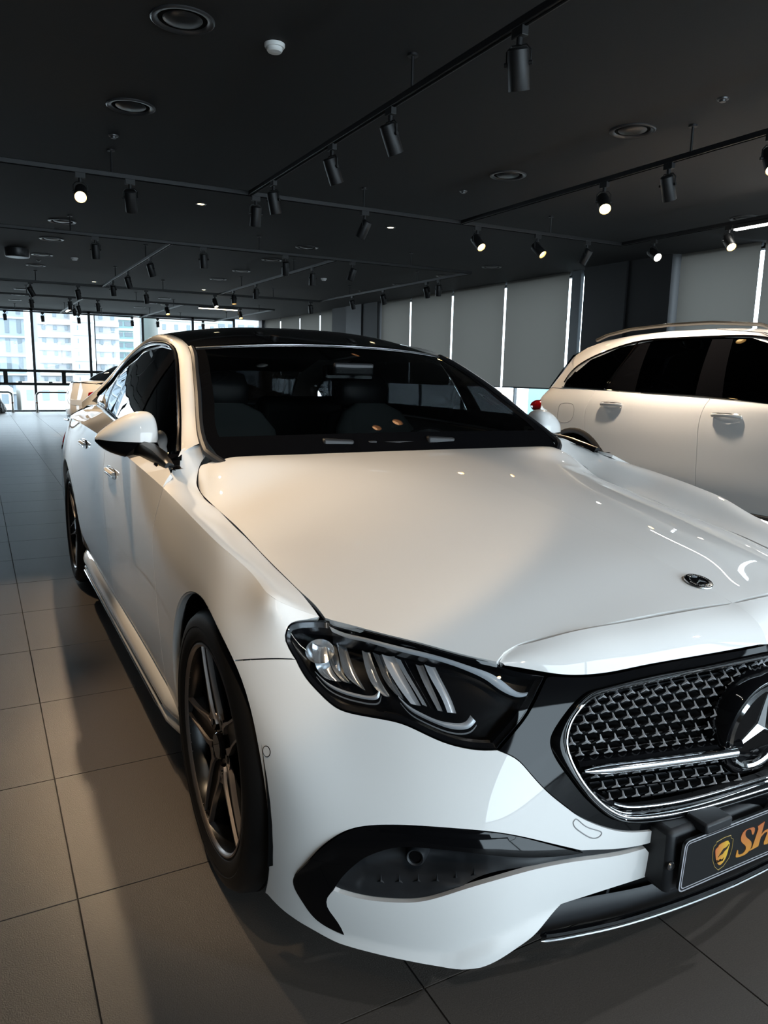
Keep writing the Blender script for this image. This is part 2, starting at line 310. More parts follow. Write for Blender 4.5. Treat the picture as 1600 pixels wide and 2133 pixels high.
HB={
'drl_a':(-0.01,[(0.8613,0.6278),(0.8060,0.6262),(0.7434,0.6368),(0.6808,0.6380),(0.6260,0.6312),(0.5862,0.6171),(0.5552,0.6041),(0.5342,0.5740),(0.5177,0.5527),(0.5005,0.5579)]),
'drl_b':(-0.01,[(0.8467,0.6137),(0.7981,0.6126),(0.7480,0.6202),(0.6854,0.6171),(0.6294,0.6106),(0.5923,0.5944),(0.5681,0.5764),(0.5500,0.5512),(0.5233,0.5352),(0.5058,0.5431)]),
'bl1a':(-0.03,[(0.8981,0.5798),(0.9064,0.5427),(0.9018,0.5123),(0.8881,0.5010)]),
'bl1b':(-0.03,[(0.8644,0.5929),(0.8686,0.5533),(0.8664,0.5211),(0.8560,0.5039)]),
'bl2a':(-0.045,[(0.8603,0.6094),(0.8662,0.5647),(0.8653,0.5284),(0.8550,0.5069)]),
'bl2b':(-0.045,[(0.8377,0.6213),(0.8434,0.5718),(0.8459,0.5274),(0.8332,0.5058)]),
'bl3a':(-0.034,[(0.8381,0.6121),(0.8398,0.5638),(0.8389,0.5186),(0.8260,0.5034)]),
'bl3b':(-0.034,[(0.8177,0.6210),(0.8157,0.5698),(0.8128,0.5229),(0.8055,0.4924)]),
'bl4a':(-0.03,[(0.7784,0.5987),(0.7832,0.5517),(0.7805,0.5048),(0.7625,0.4846)]),
'bl4b':(-0.03,[(0.7616,0.6036),(0.7628,0.5561),(0.7587,0.5083),(0.7499,0.4864)]),
'bl5a':(-0.045,[(0.7583,0.6102),(0.7549,0.5667),(0.7527,0.5223),(0.7395,0.4942)]),
'bl5b':(-0.045,[(0.7426,0.6114),(0.7389,0.5579),(0.7350,0.5160),(0.7252,0.4848)]),
'bl6a':(-0.03,[(0.7336,0.6005),(0.7340,0.5520),(0.7250,0.5060),(0.7116,0.4778)]),
'bl6b':(-0.03,[(0.7091,0.6065),(0.7084,0.5537),(0.7027,0.5104),(0.6945,0.4769)]),
'bl7a':(-0.05,[(0.7123,0.6103),(0.7090,0.5558),(0.7020,0.5143),(0.6930,0.4807)]),
'bl7b':(-0.05,[(0.6959,0.6119),(0.6939,0.5540),(0.6888,0.5124),(0.6801,0.4768)]),
'bl8a':(-0.045,[(0.6769,0.5957),(0.6782,0.5393),(0.6738,0.5015),(0.6668,0.4727)]),
'bl8b':(-0.045,[(0.6648,0.6013),(0.6661,0.5431),(0.6634,0.5035),(0.6586,0.4720)]),
'bl9a':(-0.03,[(0.6605,0.5956),(0.6597,0.5412),(0.6528,0.4999),(0.6494,0.4709)]),
'bl9b':(-0.03,[(0.6446,0.5983),(0.6431,0.5470),(0.6379,0.5031),(0.6346,0.4712)]),
'hk1a':(-0.02,[(0.9102,0.5097),(0.8877,0.4930),(0.8553,0.4829),(0.8210,0.4792),(0.7949,0.4792),(0.7785,0.4836),(0.7685,0.4922)]),
'hk1b':(-0.02,[(0.9088,0.5062),(0.8893,0.4874),(0.8577,0.4757),(0.8237,0.4720),(0.7933,0.4718),(0.7746,0.4771),(0.7658,0.4904)]),
'hk2a':(-0.02,[(0.7299,0.4882),(0.7148,0.4728),(0.6935,0.4622),(0.6689,0.4536),(0.6431,0.4516),(0.6228,0.4559),(0.6103,0.4710)]),
'hk2b':(-0.02,[(0.7298,0.4828),(0.7169,0.4656),(0.6956,0.4545),(0.6708,0.4455),(0.6456,0.4401),(0.6185,0.4443),(0.6033,0.4595)]),
'S':[(-0.0554,0.0242),(-0.0567,0.0101),(-0.0618,0.0129),(-0.0661,0.0221),(-0.0742,0.0271),(-0.0821,0.0255),(-0.0827,0.0177),(-0.0746,0.0074),(-0.0619,-0.0030),(-0.0566,-0.0126),(-0.0579,-0.0216),(-0.0650,-0.0287),(-0.0774,-0.0315),(-0.0902,-0.0308),(-0.1012,-0.0278),(-0.1019,-0.0199),(-0.1004,-0.0125),(-0.0976,-0.0131),(-0.0953,-0.0220),(-0.0873,-0.0264),(-0.0784,-0.0252),(-0.0732,-0.0182),(-0.0763,-0.0099),(-0.0869,-0.0007),(-0.0938,0.0079),(-0.0951,0.0162),(-0.0919,0.0244),(-0.0835,0.0285),(-0.0707,0.0281)],
'h':[(-0.0463,0.0256),(-0.0257,0.0303),(-0.0299,0.0028),(-0.0200,0.0083),(-0.0095,0.0082),(-0.0015,0.0059),(0.0026,-0.0007),(-0.0043,-0.0217),(-0.0017,-0.0231),(0.0051,-0.0204),(0.0066,-0.0236),(-0.0050,-0.0283),(-0.0148,-0.0266),(-0.0167,-0.0213),(-0.0108,-0.0008),(-0.0134,0.0033),(-0.0199,0.0025),(-0.0300,-0.0045),(-0.0332,-0.0244),(-0.0597,-0.0270),(-0.0598,-0.0243),(-0.0531,-0.0223),(-0.0432,0.0181),(-0.0448,0.0218)],
'sho':[(-0.1276,0.0297),(-0.1479,0.0306),(-0.1690,0.0273),(-0.1692,0.0229),(-0.1755,0.0190),(-0.1763,0.0071),(-0.1728,-0.0108),(-0.1631,-0.0294),(-0.1500,-0.0414),(-0.1358,-0.0369),(-0.1220,-0.0228),(-0.1178,-0.0045),(-0.1188,0.0187),(-0.1245,0.0217),(-0.1281,0.0273)],
'shi':[(-0.1330,0.0190),(-0.1480,0.0203),(-0.1615,0.0173),(-0.1620,0.0149),(-0.1684,0.0117),(-0.1680,0.0032),(-0.1631,-0.0125),(-0.1562,-0.0238),(-0.1491,-0.0300),(-0.1407,-0.0281),(-0.1320,-0.0158),(-0.1287,0.0028),(-0.1280,0.0130),(-0.1319,0.0157)],
'wing':[(-0.1293,0.0127),(-0.1364,0.0071),(-0.1458,0.0054),(-0.1502,0.0003),(-0.1547,-0.0048),(-0.1582,-0.0102),(-0.1526,-0.0067),(-0.1457,-0.0063),(-0.1413,-0.0012),(-0.1347,0.0020),(-0.1312,0.0074)],
}
# ------------------------------------------------------------------ trimmed panels
def seg(a,n=None,step=.012):
    a=np.array(a,float); L=np.linalg.norm(np.diff(a,axis=0),axis=1).sum(); n=n or max(2,int(L/step)+1)
    if len(a)==2: return np.linspace(a[0],a[1],n)
    return curve(a,n)
def loop(*parts,step=.012):
    out=[]
    for p in parts:
        q=seg(p,step=step); 
        if out and np.linalg.norm(out[-1]-q[0])<1e-3: q=q[1:]
        out+=list(q)
    if np.linalg.norm(out[0]-out[-1])<2e-3: out=out[:-1]
    out=np.array(out)
    res=[]
    for i,q in enumerate(np.vstack([out,out[:1]])):
        if not res: res.append(q); continue
        e=res[-1]; d=np.linalg.norm(q-e)
        if d<step*.3: continue
        k=max(1,int(round(d/step)))
        for j in range(1,k+1): res.append(e+(q-e)*j/k)
    while len(res)>3 and np.linalg.norm(res[0]-res[-1])<step*.4: res.pop()
    return np.array(res)
def _area(p): return .5*np.sum(p[:,0]*np.roll(p[:,1],-1)-np.roll(p[:,0],-1)*p[:,1])
def inset(p,g):
    if abs(g)<1e-9: return p
    s=1 if _area(p)>0 else -1
    d=np.roll(p,-1,0)-np.roll(p,1,0); n=np.stack([-d[:,1],d[:,0]],1)*s; n/=np.linalg.norm(n,axis=1)[:,None]+1e-12
    return p+n*g
def inside(pts,poly):
    x,y=pts[:,0],pts[:,1]; c=np.zeros(len(pts),bool); a=poly; b=np.roll(poly,-1,0)
    for (x0,y0),(x1,y1) in zip(a,b):
        m=((y0>y)!=(y1>y)); xx=(x1-x0)*(y-y0)/((y1-y0) if abs(y1-y0)>1e-12 else 1e-12)+x0; c^=m&(x<xx)
    return c
def segdist(pts,poly):
    d=np.full(len(pts),9.)
    for a,b in zip(poly,np.roll(poly,-1,0)):
        ab=b-a; t=np.clip(((pts-a)@ab)/(ab@ab+1e-12),0,1); d=np.minimum(d,np.linalg.norm(pts-(a+t[:,None]*ab),axis=1))
    return d
def trim_tris(outer,holes,step):
    polys=[outer]+list(holes); lo=outer.min(0);hi=outer.max(0)
    xs=np.arange(lo[0]+step*.5,hi[0],step); ys=np.arange(lo[1]+step*.5,hi[1],step)
    G=np.array([(x+(step*.5 if j%2 else 0),y) for j,y in enumerate(ys) for x in xs])
    if len(G):
        k=inside(G,outer)
        for h in holes: k&=~inside(G,h)
        G=G[k]
    if len(G):
        k=np.ones(len(G),bool)
        for p in polys: k&=segdist(G,p)>step*.55
        G=G[k]
    V=[];E=[]
    for p in polys:
        n=len(V); V+=[tuple(q) for q in p]; m=len(p); E+=[(n+i,n+(i+1)%m) for i in range(m)]
    V+=[tuple(q) for q in G]
    r=delaunay_2d_cdt([Vector(v) for v in V],E,[],0,1e-7)
    VV=np.array([tuple(v) for v in r[0]]); F=np.array([f for f in r[2] if len(f)==3])
    c=VV[F].mean(1); k=inside(c,outer)
    for h in holes: k&=~inside(c,h)
    return VV,F[k]
def panel_data(net,outer,holes=(),step=.018,off=0.0,lip=.012,skip=None,gap=0.0):
    """surface patch with folded-in edges -> V,F,N.  off: number or function(t,r)"""
    o0=np.array(outer); outer=inset(o0,gap)
    if skip is not None:
        k=np.array([bool(skip(q)) for q in o0]); outer[k]=o0[k]
    holes=[inset(np.array(h),-gap) for h in holes]
    VV,F=trim_tris(outer,holes,step)
    fo=(lambda t,r: off(t,r)) if callable(off) else (lambda t,r: np.full(len(t),off))
    P,N=net.ev(VV[:,0],VV[:,1]); P=P+N*fo(VV[:,0],VV[:,1])[:,None]
    if callable(off):   # shading follows the relief
        e=2e-3; P1=[net.ev(VV[:,0]+a,VV[:,1]+b) for a,b in((e,0),(-e,0),(0,e),(0,-e))]; o=[fo(VV[:,0]+a,VV[:,1]+b) for a,b in((e,0),(-e,0),(0,e),(0,-e))]
        Q=[p[0]+p[1]*w[:,None] for p,w in zip(P1,o)]; N=net.sg*np.cross(Q[0]-Q[1],Q[2]-Q[3]); N/=np.linalg.norm(N,axis=1)[:,None]+1e-12
    tri=VV[F]; ar=(tri[:,1,0]-tri[:,0,0])*(tri[:,2,1]-tri[:,0,1])-(tri[:,1,1]-tri[:,0,1])*(tri[:,2,0]-tri[:,0,0])
    F=np.where((ar*net.sg<0)[:,None],F[:,::-1],F)
    V=list(P);NN=list(N);FF=[tuple(f) for f in F]
    if lip:
        cnt={}
        for f in F:
            for a,b in((f[0],f[1]),(f[1],f[2]),(f[2],f[0])): cnt[(a,b)]=1
        for (a,b) in list(cnt):
            if (b,a) in cnt: continue
            if skip is not None and skip(VV[a]) and skip(VV[b]): continue
            d=P[b]-P[a]; out=np.cross(d,(N[a]+N[b])); out/=np.linalg.norm(out)+1e-12
            n=len(V); V+=[P[a],P[b],P[b]-N[b]*lip,P[a]-N[a]*lip]; NN+=[out]*4; FF.append((n+1,n,n+3,n+2))
    return np.array(V),FF,np.array(NN)
def mirrored(V,F,N):
    m=np.array([-1,1,1.]); return V*m,[f[::-1] for f in F],N*m
def both(name,data,material,parent,join=False):
    V,F,N=data; V2,F2,N2=mirrored(V,F,N)
    if join:
        n=len(V); return [mesh(name,np.vstack([V,V2]),F+[tuple(i+n for i in f) for f in F2],material,parent,N=np.vstack([N,N2]))]
    return [mesh(name,V,F,material,parent,N=N),mesh(name,V2,F2,material,parent,N=N2)]
def merge(*ds):
    V=[];F=[];N=[]
    for v,f,n in ds:
        k=len(V); V+=list(v); N+=list(n); F+=[tuple(i+k for i in q) for q in f]
    return np.array(V),F,np.array(N)
def full(net,nt,nr,t0=None,t1=None,r0=None,r1=None,off=0.):
    t=np.linspace(net.tk[0] if t0 is None else t0,net.tk[-1] if t1 is None else t1,nt); r=np.linspace(net.rk[0] if r0 is None else r0,net.rk[-1] if r1 is None else r1,nr)
    T,Rr=np.meshgrid(t,r); P,N=net.ev(T.ravel(),Rr.ravel()); P=P+N*off
    F=[(i*nt+j,i*nt+j+1,(i+1)*nt+j+1,(i+1)*nt+j) for i in range(nr-1) for j in range(nt-1)]
    if net.sg<0: F=[f[::-1] for f in F]
    return P,F,N
# ================================================================== the showroom
M['floor']=mat('floor_tile',(.105,.094,.087),.42); noise_bump(M['floor'],330,.5,.0016,3,rough_var=(.28,.46),col_var=((.072,.062,.054),(.096,.083,.073)))
M['grout']=mat('grout',(.05,.048,.046),.9)
M['ceil']=mat('ceiling_charcoal',(.0098,.0098,.0104),.8); noise_bump(M['ceil'],60,.15,.002)
M['dark']=mat('wall_black',(.012,.012,.013),.7)
M['blind']=mat('blind_fabric',(.30,.29,.27),.9)
def struct(b,name,m,parent=None,**k): 
    o=b.make(name,m,parent,smooth=False,**k)
    if parent is None: o['kind']='structure'
    return o
b=B(); b.box(((XL+XR)/2+.25,(YF+YB)/2,-.055),(XR-XL+.5,YB-YF,.1)); FLOOR=struct(b,'floor',M['grout'])
b=B(); b.box(((XL+XR)/2+.25,(YF+YB)/2,ZC+.05),(XR-XL+.5,YB-YF,.1)); CEIL=struct(b,'ceiling',M['ceil'])
# tiles 0.6 m
tx0,ty0,ts_=.13-1.368,1.733-.84,.6
tb=B(); g=.003
tb.box((0,0,-.004),(ts_-2*g+.002,ts_-2*g+.002,.008)); tile=None
ix=range(-4,8); iy=range(-6,17)
far=B()
for i in range(-9,15):
    for j in range(-11,38):
        x=tx0+(i+.5)*ts_; y=ty0+(j+.5)*ts_
        if x<XL-.2 or x>XR+.1 or y<YF-.2 or y>YB+.1: continue
        if i in ix and j in iy:
            if tile is None: tile=tb.make('floor_tile',M['floor'],FLOOR,smooth=False,bevel=0); o=tile
            else: o=tile.copy(); COL.objects.link(o)
            o.location=(x,y,0)
        else: far.box((x,y,-.004),(ts_-2*g+.002,ts_-2*g+.002,.008))
o=far.make('floor_tiles_beyond',M['floor'],FLOOR,smooth=False); o['kind']='stuff'
# ---------------- walls.  right: blinds between dark columns; far, front and left: glazing
M['frame']=mat('window_frame_grey',(.055,.06,.065),.45,.3)
M['hop']=mat('window_frame_dark',(.018,.019,.020),.5)
def blindmat():
    m=bpy.data.materials.new('roller_blind'); m.use_nodes=True; N=m.node_tree.nodes; L=m.node_tree.links; p=N['Principled BSDF']; p.inputs['Base Color'].default_value=(.19,.178,.158,1); p.inputs['Roughness'].default_value=.95
    t=N.new('ShaderNodeBsdfTranslucent'); t.inputs[0].default_value=(.06,.056,.05,1); a=N.new('ShaderNodeMixShader'); a.inputs[0].default_value=.5; L.new(p.outputs[0],a.inputs[1]); L.new(t.outputs[0],a.inputs[2]); L.new(a.outputs[0],N['Material Output'].inputs[0]); return m
M['blind']=blindmat()
# right wall: solid piers, plinth below, glazing behind the blinds
b=B(); b.box((XR+.28,(YF+YB)/2,.30),(.12,YB-YF,.60)); WR=struct(b,'wall_right',M['dark'])
b=B(); b.box((XR+.28,(YF+YB)/2,ZC-.03),(.12,YB-YF,.06)); struct(b,'lintel',M['dark'],WR)
piers=[(6.45,8.05),(14.80,17.30),(22.75,YB)]
for i,(y0,y1) in enumerate(piers):
    b=B(); b.box((XR+.17,(y0+y1)/2,ZC/2),(.34,y1-y0,ZC)); struct(b,'pier',M['dark'],WR)
    if i<2:
        b=B(); b.box((XR-.01,y1-.42-(.9 if i else 0),ZC/2),(.04,.84,ZC)); struct(b,'column',mat('column_black',(.006,.006,.007),.6),WR)
bays=[(-4.6,-2.2,[]),(-2.1,6.42,[-1.2,.38,1.98,3.6,5.21]),(8.10,14.80,[8.5,10.15,11.83,13.45]),(17.3,22.75,[18.3,19.75,21.32])]
wn=0
for y0,y1,gaps in bays:
    wn+=1
    b=B()
    for y in [y0,y1]: b.box((XR+.28,y,ZC/2+.3),(.10,.05,ZC-.6))
    for y in gaps: b.box((XR+.34,y-.10,ZC/2+.3),(.06,.03,ZC-.6))
    wr=struct(b,'window_%d'%wn,M['frame'])
    b=B(); b.box((XR+.30,(y0+y1)/2,1.72),(.012,y1-y0,2.25)); o=b.make('window_pane',M['pane'],wr,smooth=False)
    edges=[y0]+gaps+[y1]
    for k in range(len(edges)-1):
        a=edges[k]+.028; c=edges[k+1]-.028
        if c-a<.5:
            b=B(); b.box((XR+.12,8.36,ZC/2),(.06,.20,ZC)); struct(b,'window_post',mat('post_blue_grey',(.10,.12,.135),.4),WR); continue
        b=B(); n=14
        b.grid([[(XR+.10+.006*math.sin(3*q),a+(c-a)*q,z) for q in np.linspace(0,1,n)] for z in np.linspace(1.08,2.879,10)]); b.make('blind_cloth',M['blind'],None)
        o=bpy.context.scene.objects[-1] if False else [x for x in COL.objects if x.name.startswith('blind_cloth')][-1]
        bl=thing('roller_blind','grey roller blind drawn down over the tall window beside the black column' ,'blind',(XR+.10,(a+c)/2,1.08),group='roller blinds along the window wall')
        o.parent=bl; o.matrix_parent_inverse=Matrix.Translation(-wloc(bl))
        b=B(); b.cyl((XR+.10,a,1.075),(XR+.10,c,1.075),.012,10); b.make('bottom_bar',M['frame'],bl)
        b=B(); b.cyl((XR+.13,a,2.853),(XR+.13,c,2.853),.022,12); b.make('roller_tube',M['frame'],bl)
_bl=sorted([o for o in COL.objects if o.name.split('.')[0]=='roller_blind'],key=lambda o:o.location.y)
_or=['first','second','third','fourth','fifth','sixth','seventh','eighth']
for nm,lo_,hi_,rv in (('before the near dark column, behind the SUV',-9,7,True),('past the near dark column',7,15,False),('past the far dark column',15,30,False)):
    s_=[o for o in _bl if lo_<o.location.y<hi_]
    for k,o in enumerate(s_[::-1] if rv else s_): o['label']='grey roller blind drawn down, %s %s'%(_or[k],nm)
# far glazed wall
def glazed(name,y,xs,z0=0,tr=True):
    b=B(); XL,XR=xs[0],xs[-1]
    for x in xs: b.box((x,y,ZC/2),(.07,.10,ZC))
    w=struct(b,name,M['frame'])
    b=B(); b.box(((XL+XR)/2,y,ZC-.03),(XR-XL,.10,.06)); b.box(((XL+XR)/2,y,.02),(XR-XL,.10,.04)); b.make('window_head_and_sill',M['frame'],w,smooth=False)
    for i in range(len(xs)-1):
        b=B(); b.box(((xs[i]+xs[i+1])/2,y+.01,1.45),(xs[i+1]-xs[i]-.07,.012,2.82)); b.make('window_pane',M['pane'],w,smooth=False)
        if tr:
            a,c=xs[i]+.035,xs[i+1]-.035
            for z in (1.15,.78):
                b=B(); b.box(((a+c)/2,y-.02,z),(c-a,.10,.075)); b.make('transom',M['hop'],w,smooth=False)
            b=B(); b.box(((a+c)/2,y-.02,.965),(.11,.10,.31)); b.make('transom_post',M['hop'],w,smooth=False)
            for q in (.25,.75):
                b=B(); b.box((a+(c-a)*q,y-.08,.835),(.10,.03,.03)); b.make('window_catch',M['hop'],w,smooth=False)
    return w
far_x=[-5.92,-4.41,-2.90,-1.39,.12,1.64,3.15,4.66,5.97]
glazed('window_5',YB,far_x)
glazed('window_6',YF,[-2.2,-.2,1.7,3.5,5.1,6.6],tr=False)
b=B(); b.box(((XL-2.2)/2,YF,ZC/2),(-2.2-XL,.1,ZC)); struct(b,'wall_front',mat('wall_front_dark',(.05,.045,.04),.7))
b=B(); b.box((XL-.05,(YF+YB)/2,ZC/2),(.1,YB-YF,ZC)); struct(b,'wall_left',mat('wall_brown_grey',(.10,.085,.072),.75))
# stainless hoop barriers at the far glazing
M['steel']=mat('brushed_steel',(.40,.38,.35),.25,1)
for i,(x0,x1) in enumerate(((-2.6,-.52),(.10,2.1),(2.75,4.6))):
    b=B(); r=.10; h=.56; pts=[(x0,22.6,0),(x0,22.6,h-r)]+[(x0+r-r*math.cos(a),22.6,h-r+r*math.sin(a)) for a in np.linspace(.3,1.57,5)]+[(x1-r+r*math.sin(a),22.6,h-r+r*math.cos(a)) for a in np.linspace(0,1.3,5)]+[(x1,22.6,h-r),(x1,22.6,0)]
    rt=thing('hoop_barrier','low stainless steel hoop barrier by the far windows, '+('beside the black bag','beside the far sedan tail','hidden behind the far sedan')[i],'barrier',((x0+x1)/2,22.6,0),group='hoop barriers by the far windows')
    b.tube(pts,.028,12); b.make('barrier_tube',M['steel'],rt)
    for x in (x0,x1):
        b=B(); b.cyl((x,22.6,0),(x,22.6,.012),.055,16); b.make('base_plate',M['steel'],rt)
        b=B(); b.cyl((x,22.6,.25),(x,22.6,.28),.0285,14); b.make('reflective_band',mat('band_orange',(.35,.10,.04),.4),rt)
b=B(); b.lathe([(.0001,.48),(.05,.46),(.12,.40),(.20,.25),(.25,.10),(.24,.02),(.2,.0)],20,Matrix.Translation((-.95,22.35,.004))@Matrix.Rotation(.5,4,'Z')@Matrix.Diagonal((1.15,.8,1,1)))
bag=b.make('rubbish_bag',mat('bag_black',(.01,.01,.011),.25),None); tag(bag,'black plastic bag slumped on the floor by the far windows','bag')
noise_bump(bag.data.materials[0],9,1.0,.08)
# ================================================================== the white saloon in front
def T_(n): return np.array(TR[n],float)
CAR=thing('sedan_car','white sedan with gloss black roof and round star emblem in its black mesh grille','car',(0,2.4,0))
def rev(a): return np.array(a)[::-1]
onmid=lambda p: p[0]<1.5e-3
arch=T_('ARCH')
iseam=int(np.argmin(np.linalg.norm(arch-T_('SEAM')[-1],axis=1)))
TOP=RK1[-1]
lipw=T_('CREASE')
def lip_off(t,r):
    rc=np.interp(t,lipw[::-1][:,0],lipw[::-1][:,1],left=-1,right=lipw[0,1])
    fade=np.clip((1.02-t)/.12,0,1)
    x=np.clip((rc+.006-r)/.040,0,1); return .013*x*x*(3-2*x)*fade
# bumper skin
bump=loop(T_('UBL'),T_('FTout'),T_('FTin')[:5],T_('INB'),T_('BLR'),T_('BLL'),T_('LIPD'),T_('LIP'),np.vstack([T_('LIP')[-1:],arch[:1]]),arch[:iseam+1],rev(T_('SEAM')),rev(T_('HLlow')),T_('SURL'),np.vstack([T_('SURL')[-1:],T_('UBL')[:1]]))
both('front_bumper',panel_data(SIDE,bump,step=.008,off=lip_off,lip=.014,gap=.0012),M['paint'],CAR)
# wings
tg=T_('WGAP'); tg[:7,1]=.1425; tg[0,0]=.5705
wp=T_('WPIL'); wp[5]=(1.366,.026); wp[4]=(1.412,.050)
wtop=loop(tg,*[wp[i:i+2] for i in range(len(wp)-1)],np.array([[wp[-1][0],0],[.5703,0]]),np.array([[.5703,0],[.5703,.1425]]))
ts=float(np.interp(1.32,SIDE.C[5,6:12,1],SIDE.tk[6:12]))
wside=loop(T_('HLout')[:-1],np.array([T_('HLout')[-2],[TK1[5]+.004,TOP]]),np.array([[TK1[5]+.004,TOP],[T_('DSH')[0,0],TOP]]),T_('DSH'),np.array([T_('DSH')[-1],[T_('DSH')[-1,0],.02]]),np.array([[T_('DSH')[-1,0],.02],arch[-1]]),rev(arch[iseam:]),rev(T_('SEAM')))
wing=merge(panel_data(SIDE,wside,step=.018,lip=.014,gap=.0012,skip=lambda p:p[1]>TOP-.004),panel_data(WING,wtop,step=.014,lip=.014,gap=.0012,skip=lambda p:p[1]<.004 or p[0]<.572))
# the crest fades out towards the headlamp: shade it softly there
_V,_F,_N=wing; _tc=np.linspace(TK1[5],3,300); _pc,_ns=SIDE.ev(_tc,np.full(300,TOP))
_pw,_nw=WING.ev(np.clip(_pc[:,1],.571,1.6),np.full(300,.0)); _na=_ns+_nw; _na/=np.linalg.norm(_na,axis=1)[:,None]
for i in range(len(_V)):
    d=np.linalg.norm(_pc-_V[i],axis=1); k=int(np.argmin(d))
    if d[k]<.09 and abs(_N[i]@_na[k])>.55:
        w=float(np.clip(1.25-_V[i][1],.22,1)); q=w*math.exp(-(d[k]/(.012+.022*w))**2); m=_N[i]*(1-q)+_na[k]*q; _N[i]=m/np.linalg.norm(m)
both('front_wing',wing,M['paint'],CAR)
both('mirror_sail_base',full(WING,14,10,1.35,1.56,.034,.118,-.0035),M['gloss'],CAR)
# bonnet
bg=T_('BGAP'); bg[-1]=(1.532,.735)
bon=loop(np.array([(1.532,0),(1.530,.3),(1.520,.54),(1.522,.70),(1.532,.735)]),rev(bg),T_('BHL'),T_('BSHUT')[1:],np.array([[T_('BSHUT')[-1,0],0],[1.532,0]]),step=.02)
bon=np.stack([bon[:,0],bon[:,1]],1)
both('bonnet',panel_data(BONNET,bon,step=.022,lip=.016,gap=.0024,skip=lambda p:p[1]<.004),M['paint'],CAR,join=True)
both('nose_panel',panel_data(NOSE,loop(np.array([(0,0),(.15,0),(.28,0),(.385,0),(.455,0),(.51,0),(.534,.01)]),np.array([(.534,.01),(.534,.1)]),np.array([(.534,.1),(.51,.11),(.455,.11),(.385,.11),(.28,.11),(.15,.11),(0,.11)]),np.array([(0,.11),(0,0)])),step=.012,lip=.02,gap=.0028,skip=lambda p:p[0]<.004),M['paint'],CAR,join=True)
# doors and rear quarter
dsh,ds2,rsh=T_('DSH'),T_('DSH2'),T_('RSH')
SHELF=Net(np.array([[(-a,y,z) for a,y,z in row] for row in [
 [(.918,1.32,.912),(.9235,1.45,.9245),(.9305,1.62,.940),(.9365,1.9,.957),(.936,2.2,.968),(.934,2.8,.978),(.924,3.35,.975),(.905,3.806,.965),(.872,4.15,.960)],
 [(.905,1.32,.920),(.898,1.45,.940),(.898,1.62,.954),(.898,1.9,.972),(.896,2.2,.984),(.882,2.8,1.0),(.857,3.35,1.001),(.83,3.806,.999),(.80,4.15,.994)],
 [(.893,1.32,.930),(.873,1.45,.953),(.866,1.62,.967),(.860,1.9,.985),(.852,2.2,.999),(.828,2.8,1.019),(.788,3.35,1.026),(.752,3.806,1.027),(.735,4.15,1.02)]]]),[1.32,1.45,1.62,1.9,2.2,2.8,3.35,3.806,4.15],[0,.036,.072],-1)
def su(tr): return float(SIDE.ev(tr[0],tr[1])[0][0][1])
BOT=.10
def door(a,b,u0,u1,slope=0.0):
    o=loop(a,np.array([a[-1],b[-1]]),rev(b),np.array([[b[0,0],TOP],[a[0,0],TOP]]))
    p=panel_data(SIDE,o,step=.022,lip=.016,gap=.0016,skip=lambda p:p[1]>TOP-.004)
    q=panel_data(SHELF,loop(np.array([(u0,0),(u1,0)]),np.array([(u1,0),(u1+slope,.0715)]),np.array([(u1+slope,.0715),(max(u0,1.385),.0715)]),np.array([(max(u0,1.385),.0715),(u0,0)])),step=.018,lip=.012,gap=.001,skip=lambda p:p[1]<.004)
    return merge(p,q)
d1=both('front_door',door(dsh,ds2,1.325,2.255,.02),M['paint'],CAR)
d2=both('rear_door',door(ds2,rsh,2.262,3.595,.10),M['paint'],CAR)
ar=T_('ARCHR')
rq=loop(rsh[:-1],np.array([rsh[-2],ar[1]]),ar[1:],np.array([ar[-1],[5.2,.01]]),np.array([[5.2,.01],[SIDE.tk[-1],.02]]),np.array([[SIDE.tk[-1],.02],[SIDE.tk[-1],TOP]]),np.array([[SIDE.tk[-1],TOP],[rsh[0,0],TOP]]),step=.02)
both('rear_quarter',merge(panel_data(SIDE,rq,step=.03,lip=.014,gap=.0012,skip=lambda p:p[1]>TOP-.004),full(SHELF,20,5,3.60,4.15)),M['paint'],CAR)
# side skirt
def skirt():
    prof=[(.895,.318),(.915,.300),(.934,.272),(.940,.244),(.938,.228),(.926,.214),(.935,.200),(.936,.186),(.922,.170),(.86,.160),(.70,.160)]
    g=[]
    for y in np.linspace(1.245,3.40,40):
        e=min(1,(y-1.245)/.10,(3.40-y)/.06); k=.02*(1-max(0,e))
        g.append([(-(a-k-.010),y,z) for a,z in prof])
    return g
for sgn in (1,-1):
    b=B(); b.grid([[(x*sgn,y,z) for x,y,z in r] for r in skirt()],flip=sgn<0); b.make('side_skirt',M['paint'],CAR,sharp=50)
    b=B()
    g=[]
    for y in np.linspace(1.42,3.30,40):
        w=min(1,(y-1.42)/.25,(3.30-y)/.2)**.5 if 1.42<y<3.30 else 0
        c=.2135; h=.016*w+.0005
        g.append([(-sgn*(.9185+.007*math.cos(a)),y,c+h*math.sin(a)) for a in np.linspace(-1.5,1.5,7)])
    b.grid(g,flip=sgn>0); o=b.make('skirt_insert',M['gloss'],CAR)
    b=B(); b.tube([(-sgn*.931,y,.197) for y in np.linspace(1.45,3.28,30)],.0028,6); b.make('skirt_chrome',M['chrome'],CAR)
